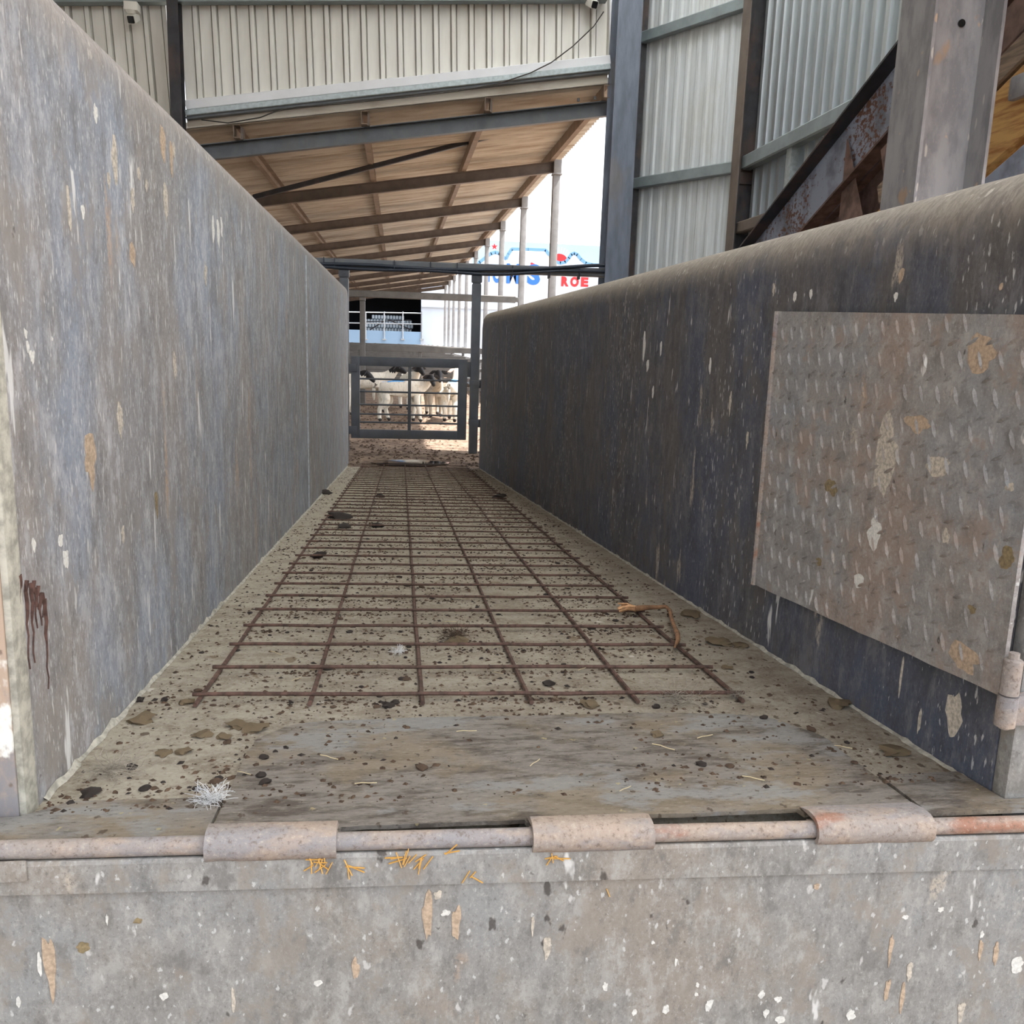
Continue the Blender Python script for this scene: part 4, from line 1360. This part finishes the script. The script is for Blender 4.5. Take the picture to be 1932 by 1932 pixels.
# ------------------------------------------------------------------ security cameras and wire on the white wall
def cctv(px, py, yaw, lab, box):
    p = at_y(px, py, 8.98)
    c = thing('security_camera', lab, 'camera', (p.x, p.y, p.z), group='security cameras on the white wall')
    d = V((math.sin(yaw) * 0.5, -0.8, -0.45)).normalized()
    s = d.cross(V((0, 0, 1))).normalized()
    b = MB()
    b.prism([(-0.036, -0.028), (-0.028, -0.036), (0.028, -0.036), (0.036, -0.028), (0.036, 0.028), (0.028, 0.036), (-0.028, 0.036), (-0.036, 0.028)], p, p - d * 0.13)
    put('housing', b, M['cam_white'], c)
    f = MB().prism([(-0.03, -0.024), (-0.024, -0.03), (0.024, -0.03), (0.03, -0.024), (0.03, 0.024), (0.024, 0.03), (-0.024, 0.03), (-0.03, 0.024)], p + d * 0.004, p - d * 0.01)
    put('lens_face', f, M['cam_black'], c)
    put('arm', MB().tube([p - d * 0.09 + V((0, 0, 0.03)), p - d * 0.09 + V((0, 0.01, 0.085)), V((p.x, 9.1, p.z + 0.10))], 0.016, 8), M['cam_white'], c)
    if box:
        put('junction_box', MB().bevel_box(p.x - 0.055, p.x + 0.065, 8.96, 9.08, p.z + 0.075, p.z + 0.15, 0.01), M['cam_white'], c)
        put('dome', MB().tube([(p.x, 9.0, p.z + 0.05), (p.x, 9.0, p.z + 0.06), (p.x, 9.0, p.z + 0.078)], 0.04, 14, rs=[0.025, 0.038, 0.05]), M['cam_white'], c)
    return c


cctv(247, 37, -0.2, 'white security camera with black face under a junction box', True)
cctv(1122, 9, 0.5, 'small white security camera with black face beside the blue grey column', False)
wpts = [(1139, 22), (1120, 50), (1080, 88), (1040, 118), (1000, 138), (940, 158), (860, 172), (760, 184), (640, 196), (560, 202), (520, 210), (490, 222), (430, 232), (380, 226)]
tag(put('loose_wire', MB().tube([at_y(px, py, 9.07) for px, py in wpts], 0.006, 6), M['cable'], smooth=60), 'thin loose wire sagging across the white sheet wall', 'wire')

# ------------------------------------------------------------------ puddle
pp = []
for k in range(28):
    t = 2 * math.pi * k / 28
    r = 1 + 0.25 * mnoise.noise((math.cos(t) * 2, math.sin(t) * 2, 3))
    pp.append(V((0.12 + 0.36 * r * math.cos(t), 8.15 + 0.21 * r * math.sin(t), 0.009)))
tag(put('puddle', MB().add(pp + [p - V((0, 0, 0.005)) for p in pp], [tuple(range(28))] + [(i, 28 + i, 28 + (i + 1) % 28, (i + 1) % 28) for i in range(28)]), M['water'], smooth=0),
    'shallow muddy puddle at the head of the ramp before the gate', 'puddle')

# ------------------------------------------------------------------ loose litter
def blob_mesh(name, mat, seed, sub=1, rough=0.45, flat=0.6):
    bm = bmesh.new()
    bmesh.ops.create_icosphere(bm, subdivisions=sub, radius=1.0)
    for v in bm.verts:
        n = 1 + rough * mnoise.noise(v.co * 1.6 + V((seed * 3.1, seed, 0)))
        v.co = V((v.co.x * n, v.co.y * n, v.co.z * n * flat))
    return mesh_of(name, MB().bm(bm), mat, 60)


pellets = [blob_mesh('dung_pellet', M['dung' if k % 2 else 'dung_dark'], k + 1, 2) for k in range(5)]
M['dung_pale'] = plain('crumbly olive dung', (106, 92, 70), 0.95, 0.3, 90)
cakes = [blob_mesh('dung_clump', M['dung_pale'], k + 11, 2, 0.9, 0.4) for k in range(3)]
darkc = [blob_mesh('dung_clump', M['dung_dark'], k + 21, 2, 0.9, 0.55) for k in range(3)]


def drop(me, name, px, py, w, lab, cat='dung', group=None, asp=1.0):
    """a piece w pixels wide lying on the ramp where it stands"""
    p = ramp_at(px, py)
    d = (p - CAM).length
    s = w * d / FPX / 2
    zoff = 0.006 if (p.y < 1.335 and -0.21 < p.x < 0.67) or p.y < 1.06 else 0.0
    o = put_mesh(name, me, None, (p.x, p.y, p.z + zoff + s * 0.22), (random.uniform(-0.1, 0.1), random.uniform(-0.1, 0.1), random.uniform(0, 6.28)), label=lab, cat=cat, group=group)
    o.scale = (s, s * asp, s * 0.7)
    return o


big = [
    (614, 932, 22, 'd', 'black dung heap against the foot of the lighter wall'),
    (640, 978, 34, 'd', 'dark dung heap on the mesh nearest the lighter wall'),
    (600, 1052, 30, 'd', 'dark flat dung cake at the left edge of the mesh'),
    (712, 994, 22, 'd', 'black dung clump beside the second long bar'),
    (650, 996, 26, 'd', 'row of dark dung pieces left of the second long bar'),
    (942, 941, 26, 'd', 'dark dung clump at the right edge of the mesh far up'),
    (717, 938, 18, 'd', 'dark dung clump far up the mesh on the second long bar'),
    (858, 1213, 44, 'c', 'crumbly brown dung mound in the middle of the mesh'),
    (1303, 1162, 34, 'c', 'olive dung cake at the foot of the dark wall'),
    (1360, 1215, 40, 'c', 'olive dung cake beside the right edge of the mesh'),
    (1398, 1220, 26, 'c', 'dung cake nearest the dark wall beyond the mesh corner'),
    (1580, 1332, 44, 'c', 'broad olive dung patch under the chequer plate gate'),
    (1115, 1332, 34, 'c', 'brown dung cake just before the near edge of the mesh'),
    (382, 1388, 30, 'c', 'pale brown dung cake before the left corner of the mesh'),
    (478, 1378, 36, 'c', 'crumbled dung before the near edge of the mesh'),
    (420, 1392, 24, 'c', 'small crumbled dung clump left of the threshold plate'),
    (170, 1500, 34, 'd', 'dark dung clump at the near end of the lighter wall'),
    (268, 1361, 36, 'c', 'flat dung cake along the foot of the lighter wall'),
    (345, 1421, 26, 'c', 'long flat dung flake on the left of the floor'),
    (310, 1422, 24, 'c', 'greenish dung flake on the left of the floor'),
    (732, 1333, 22, 'd', 'black dung lump on the near edge of the mesh'),
    (1036, 1292, 24, 'd', 'dark dung lump inside the near row of the mesh'),
    (1330, 1330, 14, 'd', 'black round dropping before the right corner of the mesh'),
    (452, 1371, 30, 'c', 'brown dung flake left of the threshold plate edge'),
    (1370, 1262, 20, 'c', 'dung flake right of the mesh near its corner'),
    (265, 1322, 20, 'd', 'dark dung lump touching the foot of the lighter wall'),
    (310, 1322, 16, 'd', 'black dropping on the bare strip by the lighter wall'),
    (350, 1328, 26, 'c', 'dung clump at the left corner of the mesh'),
    (1690, 1420, 40, 'c', 'long dung smear along the foot of the dark wall'),
    (1240, 1395, 22, 'c', 'small dung flake at the far edge of the threshold plate'),
]
for k, (px, py, w, t, lab) in enumerate(big):
    drop((darkc if t == 'd' else cakes)[k % 3], 'dung_clump', px, py, w, lab, asp=random.uniform(0.7, 1.3))

cnt = 0
while cnt < 120:
    y = 1.1 + 3.2 * random.random() ** 1.7
    x = random.uniform(-0.40, 0.74)
    if (y < 1.36 and -0.2 < x < 0.66) and random.random() < 0.7:
        continue
    s = random.uniform(0.0035, 0.008)
    o = put_mesh('dung_pellet', random.choice(pellets), None, (x, y, ramp_z(y) + s * 0.25 + (0.006 if y < 1.34 and -0.21 < x < 0.67 else (0.007 if y < 1.062 else 0))),
                 (0, 0, random.uniform(0, 6.28)), label='small dark dung pellet lying loose on the ramp floor', cat='dung', group='loose dung pellets on the ramp')
    o.scale = (s * random.uniform(0.8, 1.6), s, s * 0.7)
    cnt += 1

# dung crumbs past counting
ico = bmesh.new()
bmesh.ops.create_icosphere(ico, subdivisions=1, radius=1.0)
iv = [v.co.copy() for v in ico.verts]
ifc = [[v.index for v in f.verts] for f in ico.faces]
ico.free()
OCT_V = [V((1, 0, 0)), V((-1, 0, 0)), V((0, 1, 0)), V((0, -1, 0)), V((0, 0, 1))]
OCT_F = [(0, 2, 4), (2, 1, 4), (1, 3, 4), (3, 0, 4)]


def crumbs(name, n, place, smin, smax, mat, lab, cat):
    mb = MB()
    for _ in range(n):
        p = place()
        if p is None:
            continue
        s = smin + (smax - smin) * random.random() ** 2.2
        a = random.uniform(0, 6.28)
        ca, sa = math.cos(a), math.sin(a)
        e = random.uniform(0.5, 1.0)
        vs = []
        for v in OCT_V:
            x, y = v.x * s * random.uniform(0.7, 1.3), v.y * s * e * random.uniform(0.7, 1.3)
            vs.append(p + V((x * ca - y * sa, x * sa + y * ca, v.z * s * 0.55)))
        mb.add(vs, OCT_F)
    o = put(name, mb, mat, smooth=0, label=lab, cat=cat, kind='stuff')
    return o


def on_ramp():
    y = 1.03 + 6.8 * random.random() ** 1.5
    r = random.random()
    if r < 0.45:
        i = random.randint(0, 40)
        y = MY0 + STEP * i - abs(random.gauss(0, 0.018)) + 0.015
        x = random.uniform(-0.33, 0.64)
        y -= 0.044 * (x + 0.33) - 0.01
    else:
        x = random.uniform(-0.425, 0.745)
    if mnoise.noise((x * 5, y * 3, 2)) + random.uniform(-0.5, 0.5) < -0.15:
        return None
    z = ramp_z(y)
    if y < 1.338 and -0.21 < x < 0.67:
        if random.random() < 0.72:
            return None
        z += 0.006
    elif y < 1.062:
        z += 0.007
    return V((x, y, z))


crumbs('dung_crumbs', 32000, on_ramp, 0.0014, 0.0068, M['dung'], 'brown dung crumbs strewn over the ramp floor', 'dung')
crumbs('dung_crumbs', 4500, on_ramp, 0.0014, 0.0075, M['dung_dark'], 'nearly black dung crumbs strewn over the ramp floor', 'dung')


def on_yard():
    y = 8.0 + 8 * random.random() ** 1.6
    x = random.uniform(-1.2, 1.9)
    if x > 0.45 and y > 9.2 and random.random() < 0.8:
        return None
    if -0.35 < x < 0.55 and y < 8.42:
        return None
    return V((x, y, 0.0))


crumbs('yard_clods', 4500, on_yard, 0.006, 0.030, M['dung'], 'trampled brown clods on the yard ground by the gate', 'dirt')

# hay chaff and hair: thin strands
def strand(pts, r):
    return MB().tube(pts, r, 4)


STR = [strand([V((-1, 0, 0)), V((-0.2, 0.06, 0.04)), V((1, 0, 0))], 0.09) for _ in range(1)]
straw_me = mesh_of('straw', MB().prism([(-0.07, -0.03), (0.07, -0.03), (0.09, 0.03), (-0.09, 0.03)], (-1, 0, 0), (1, 0, 0)), M['straw'])
straw_p = mesh_of('straw', MB().tube([V((-1, 0, 0)), V((-0.3, 0.08, 0.05)), V((0.3, 0.03, 0.03)), V((1, 0.15, 0))], 0.045, 5), M['straw_pale'])
# golden pieces stuck to the band below the hinge
clusters = [(603, 1628, 12, 22, 26), (768, 1622, 10, 30, 12), (1046, 1622, 5, 22, 8), (850, 1605, 2, 8, 8), (665, 1640, 4, 14, 14), (890, 1655, 3, 12, 10), (795, 1632, 3, 14, 14), (1150, 1690, 1, 2, 4)]
CL = ['under the right end of the first hinge sleeve', 'in the starburst clump between the first and second sleeves', 'under the second hinge sleeve', 'hanging right of the starburst clump',
      'just right of the first hinge sleeve', 'on the step line left of the second sleeve', 'beside the starburst clump', 'low on the front steel']
for (px, py, k, sxp, syp), where in zip(clusters, CL):
    for _ in range(k):
        q = at_y(px + random.uniform(-sxp, sxp), py + random.uniform(-syp, syp) * 0.5, 0.9165)
        if q.z < band_b(q.x) + 0.001:
            q.y = 0.9235
        L = random.uniform(0.005, 0.011)
        ang = random.uniform(-0.7, 2.0)
        o = put_mesh('straw', straw_me, None, q, (math.pi / 2 * 0, -ang, 0), label='short golden straw ' + where, cat='straw', group='golden straws ' + where)
        o.scale = (L, 0.010, 0.016)
for px, py in ((700, 1255), (940, 1278), (560, 1290), (1590, 1420), (850, 1180), (520, 1240), (1250, 1420), (690, 1490), (1420, 1480), (1180, 1500), (1010, 1450), (620, 1440), (880, 1390), (1330, 1400), (460, 1470), (730, 1135), (1100, 1270)):
    q = ramp_at(px, py)
    q.z += 0.009
    o = put_mesh('straw', straw_p, None, q, (0, 0, random.uniform(-0.8, 0.8)), label='bleached straw lying loose on the ramp floor', cat='straw', group='bleached straws on the ramp')
    o.scale = (random.uniform(0.009, 0.018),) * 3


def tuft(name, px, py, size, n, mat, lab, up=0.5, base=None):
    c = base or ramp_at(px, py)
    mb = MB()
    for _ in range(n):
        a = random.uniform(0, 6.28)
        p = c + V((random.gauss(0, size * 0.25), random.gauss(0, size * 0.25), 0.007))
        pts = [p]
        d = V((math.cos(a), math.sin(a), random.uniform(0.1, up) * 2)).normalized()
        for k in range(5):
            d = (d + V((random.gauss(0, 0.35), random.gauss(0, 0.35), random.gauss(-0.1, 0.3)))).normalized()
            p = p + d * size * 0.26
            p.z = max(p.z, c.z + 0.004)
            pts.append(p.copy())
        mb.tube(pts, 0.00032, 3, cap=False)
    return put(name, mb, mat, label=lab, cat='wool', kind='thing')


tuft('wool_tuft', 398, 1520, 0.020, 120, M['wool'], 'white wool tuft beside the threshold plate corner', 0.7)
tuft('wool_tuft', 215, 1457, 0.035, 70, M['wool_grey'], 'flat grey hair tuft near the foot of the lighter wall', 0.1)
tuft('wool_tuft', 752, 1236, 0.013, 60, M['wool'], 'small pale wool wisp on the mesh', 0.8)
tuft('wool_tuft', 1284, 1325, 0.05, 90, M['wool_grey'], 'grey hair caught along the near bar of the mesh', 0.15)
tuft('wool_tuft', 860, 1208, 0.03, 140, M['dung'], 'brown hair tuft on the crumbly dung mound in the mesh', 0.6)
tuft('wool_tuft', 1390, 1318, 0.016, 60, M['wool_grey'], 'grey hair wound round the right corner of the mesh', 0.5)

# dried stalk with a frayed tan end
ds = thing('dried_stalk', 'bent dried stalk with a frayed tan end on the right of the mesh', 'stalk', ramp_at(1230, 1190))
sp_ = [(1196, 1163), (1215, 1161), (1238, 1160), (1256, 1159), (1263, 1166), (1265, 1178), (1270, 1195), (1277, 1212), (1278, 1225), (1272, 1238)]
put('stem', MB().tube([ramp_at(px, py) + V((0, 0, 0.020)) for px, py in sp_], 0.004, 7, rs=[0.008, 0.007, 0.0055, 0.005, 0.005, 0.0045, 0.0045, 0.006, 0.005, 0.002]), plain('brown stalk', (140, 104, 74), 0.7, 0.2, 40), ds, smooth=60)
fb = MB()
for k in range(16):
    a = ramp_at(1197, 1163) + V((0, 0, 0.016 + 0.0007 * k))
    b = ramp_at(1168 + random.uniform(-4, 6), 1156 + random.uniform(-3, 12)) + V((0, 0, 0.010 + 0.001 * k))
    fb.tube([a, (a + b) / 2 + V((0, 0, 0.004)), b], 0.0022, 4)
put('frayed_end', fb, plain('frayed tan fibre', (206, 160, 116), 0.8, 0.15, 60), ds)

# ------------------------------------------------------------------ sheep
def sheep(label, loc, rz, head_yaw=0.0, head_pitch=-0.55, neck_up=1.0, scale=0.94, black=True, blue=False, fleece='fleece', step=0.0, head_len=1.0):
    """a standing sheep facing +x before rotation; one continuous skinned body, ears and tail as children"""
    J, E, RD = [], [], []

    def j(p, r, parent=None):
        J.append(V(p)); RD.append(r if isinstance(r, tuple) else (r, r))
        if parent is not None:
            E.append((parent, len(J) - 1))
        return len(J) - 1

    pel = j((-0.26, 0, 0.475), (0.125, 0.135))
    rump = j((-0.345, 0, 0.46), (0.085, 0.095), pel)
    mid = j((-0.02, 0, 0.462), (0.145, 0.155), pel)
    chest = j((0.22, 0, 0.468), (0.13, 0.15), mid)
    brisk = j((0.32, 0, 0.50), (0.095, 0.115), chest)
    nd = V((math.cos(head_yaw * 0.5), math.sin(head_yaw * 0.5), 0))
    n1 = V((0.32, 0, 0.50)) + nd * 0.085 + V((0, 0, 0.095 * neck_up))
    nk = j(n1, (0.066, 0.078), brisk)
    hd = V((math.cos(head_yaw), math.sin(head_yaw), 0))
    poll = n1 + nd * 0.04 + hd * 0.03 + V((0, 0, 0.085 * neck_up))
    pk = j(poll, (0.058, 0.060), nk)
    fdir = (hd * math.cos(head_pitch) + V((0, 0, math.sin(head_pitch)))).normalized()
    face = j(poll + fdir * 0.075 * head_len, (0.046, 0.050), pk)
    muz = j(poll + fdir * 0.145 * head_len, (0.033, 0.034), face)
    j(poll + fdir * 0.175 * head_len, (0.022, 0.022), muz)
    hoofs = []
    for s in (-1, 1):
        ph = step * s
        h0 = j((-0.27, 0.075 * s, 0.40), 0.088, pel)
        h1 = j((-0.20 + 0.04 * ph, 0.085 * s, 0.29), 0.068, h0)
        h2 = j((-0.305 + 0.06 * ph, 0.08 * s, 0.195), 0.038, h1)
        h3 = j((-0.285 + 0.09 * ph, 0.08 * s, 0.06), 0.029, h2)
        h4 = j((-0.255 + 0.10 * ph, 0.08 * s, 0.018), 0.031, h3)
        f0 = j((0.215, 0.08 * s, 0.37), 0.070, chest)
        f1 = j((0.200 - 0.03 * ph, 0.08 * s, 0.28), 0.052, f0)
        f2 = j((0.220 - 0.05 * ph, 0.08 * s, 0.175), 0.036, f1)
        f3 = j((0.215 - 0.08 * ph, 0.08 * s, 0.055), 0.028, f2)
        f4 = j((0.240 - 0.08 * ph, 0.08 * s, 0.018), 0.030, f3)
        hoofs += [h4, f4]
    me = bpy.data.meshes.new('sheep_rig')
    me.from_pydata(J, E, [])
    ob = bpy.data.objects.new('sheep_rig', me)
    COL.objects.link(ob)
    sk = ob.modifiers.new('skin', 'SKIN')
    sk.use_smooth_shade = True
    sk.branch_smoothing = 0.6
    for i, v in enumerate(me.skin_vertices[0].data):
        v.radius = RD[i]
        v.use_root = (i == 0)
    ob.modifiers.new('sub', 'SUBSURF').levels = 2
    ob.modifiers['sub'].render_levels = 2
    dgr = bpy.context.evaluated_depsgraph_get()
    body = bpy.data.meshes.new_from_object(ob.evaluated_get(dgr))
    bpy.data.objects.remove(ob)
    bpy.data.meshes.remove(me)
    body.name = 'sheep_body'
    zmin = min(v.co.z for v in body.vertices)
    for v in body.vertices:
        v.co.z -= zmin
    for m in (M[fleece], M['sheep_black'] if black else M['fleece'], M['hoof'], M['marker']):
        body.materials.append(m)
    for f in body.polygons:
        c = f.center
        k = min(range(len(J)), key=lambda i: (J[i] - c).length - 0.6 * RD[i][0])
        mi = 0
        if k in (pk, face, muz, muz + 1) or (k == nk and c.z > J[nk].z - 0.01):
            mi = 1
        elif c.z < 0.045:
            mi = 2
        elif blue and c.z > 0.525 and -0.34 < c.x < 0.10 and mnoise.noise((c.x * 9, c.y * 9, 2)) + (c.x + 0.10) * -1.2 > -0.28:
            mi = 3
        f.material_index = mi
        f.use_smooth = True
    root = thing('sheep', label, 'sheep', loc)
    b = put_mesh('body', body, root)
    sd_ = V((-hd.y, hd.x, 0))
    for s in (-1, 1):
        e = MB()
        a = poll + sd_ * s * 0.045 + V((0, 0, 0.012 - 0.0))
        tip = a + sd_ * s * 0.105 + V((0, 0, -0.035)) - hd * 0.015
        m_ = (a + tip) / 2
        w = V((0, 0, 0.026)) + hd * 0.012
        t = hd * 0.006
        e.add([a + w * 0.5, m_ + w, tip, m_ - w, a - w * 0.5, a + t, m_ + t * 1.5, m_ - t * 1.5, a - t],
              [(0, 1, 6, 5), (1, 2, 6), (2, 3, 6), (3, 4, 5, 6), (0, 8, 7, 1), (1, 7, 2), (2, 7, 3), (3, 7, 8, 4)])
        o = put('ear', e, M['sheep_black'] if black else M['sheep_pink'], root, local=True, smooth=60)
        for v in o.data.vertices:
            v.co.z -= zmin
    for s in (-1, 1):
        c = poll + fdir * 0.055 * head_len + sd_ * s * 0.043 + V((0, 0, 0.014 - zmin))
        e = MB().tube([c - sd_ * s * 0.005, c + sd_ * s * 0.003, c + sd_ * s * 0.006], 0.008, 8, rs=[0.009, 0.007, 0.003])
        put('eye', e, M['cam_black'], root, local=True, smooth=60)
    tl = MB().tube([V((-0.40, 0, 0.50)), V((-0.435, 0, 0.44)), V((-0.435, 0, 0.33)), V((-0.43, 0, 0.28))], 0.02, 8, rs=[0.03, 0.03, 0.022, 0.01])
    put('tail', tl, M[fleece], root, local=True, smooth=60)
    root.rotation_euler = (0, 0, rz)
    root.scale = (scale * 0.98, scale, scale * 1.12)
    return root


sheep('white sheep with black head and blue marked back, side on behind the gate bars', (0.075, 12.42, 0), 0.0, head_yaw=-1.25, head_pitch=-0.75, neck_up=0.72, scale=0.93, blue=True, step=0.7)
sheep('black headed sheep at the left stile of the gate, looking across', (-0.90, 13.05, 0), 0.06, head_yaw=-0.15, head_pitch=-0.75, neck_up=0.55, scale=0.98, step=-0.4)
sheep('sunlit white sheep behind the right stile of the gate, turned away', (0.80, 12.75, 0), 1.35, head_yaw=0.2, head_pitch=-0.2, neck_up=1.0, scale=0.95, black=False, blue=True, step=0.3)
sheep('muddy sheep with black head facing the gate between the other two', (0.56, 13.45, 0), -1.5, head_yaw=0.1, head_pitch=-0.8, neck_up=0.75, scale=0.98, fleece='fleece_dirty', step=0.5)
sheep('black headed sheep standing behind the blue marked sheep, head raised', (-0.45, 14.0, 0), 0.1, head_yaw=-0.5, head_pitch=-0.4, neck_up=0.85, scale=0.98, step=0.2)
sheep('hindmost black headed sheep beyond the muddy sheep', (0.20, 14.7, 0), -1.3, head_yaw=0.3, head_pitch=-0.6, neck_up=0.85, scale=0.98, step=-0.3)
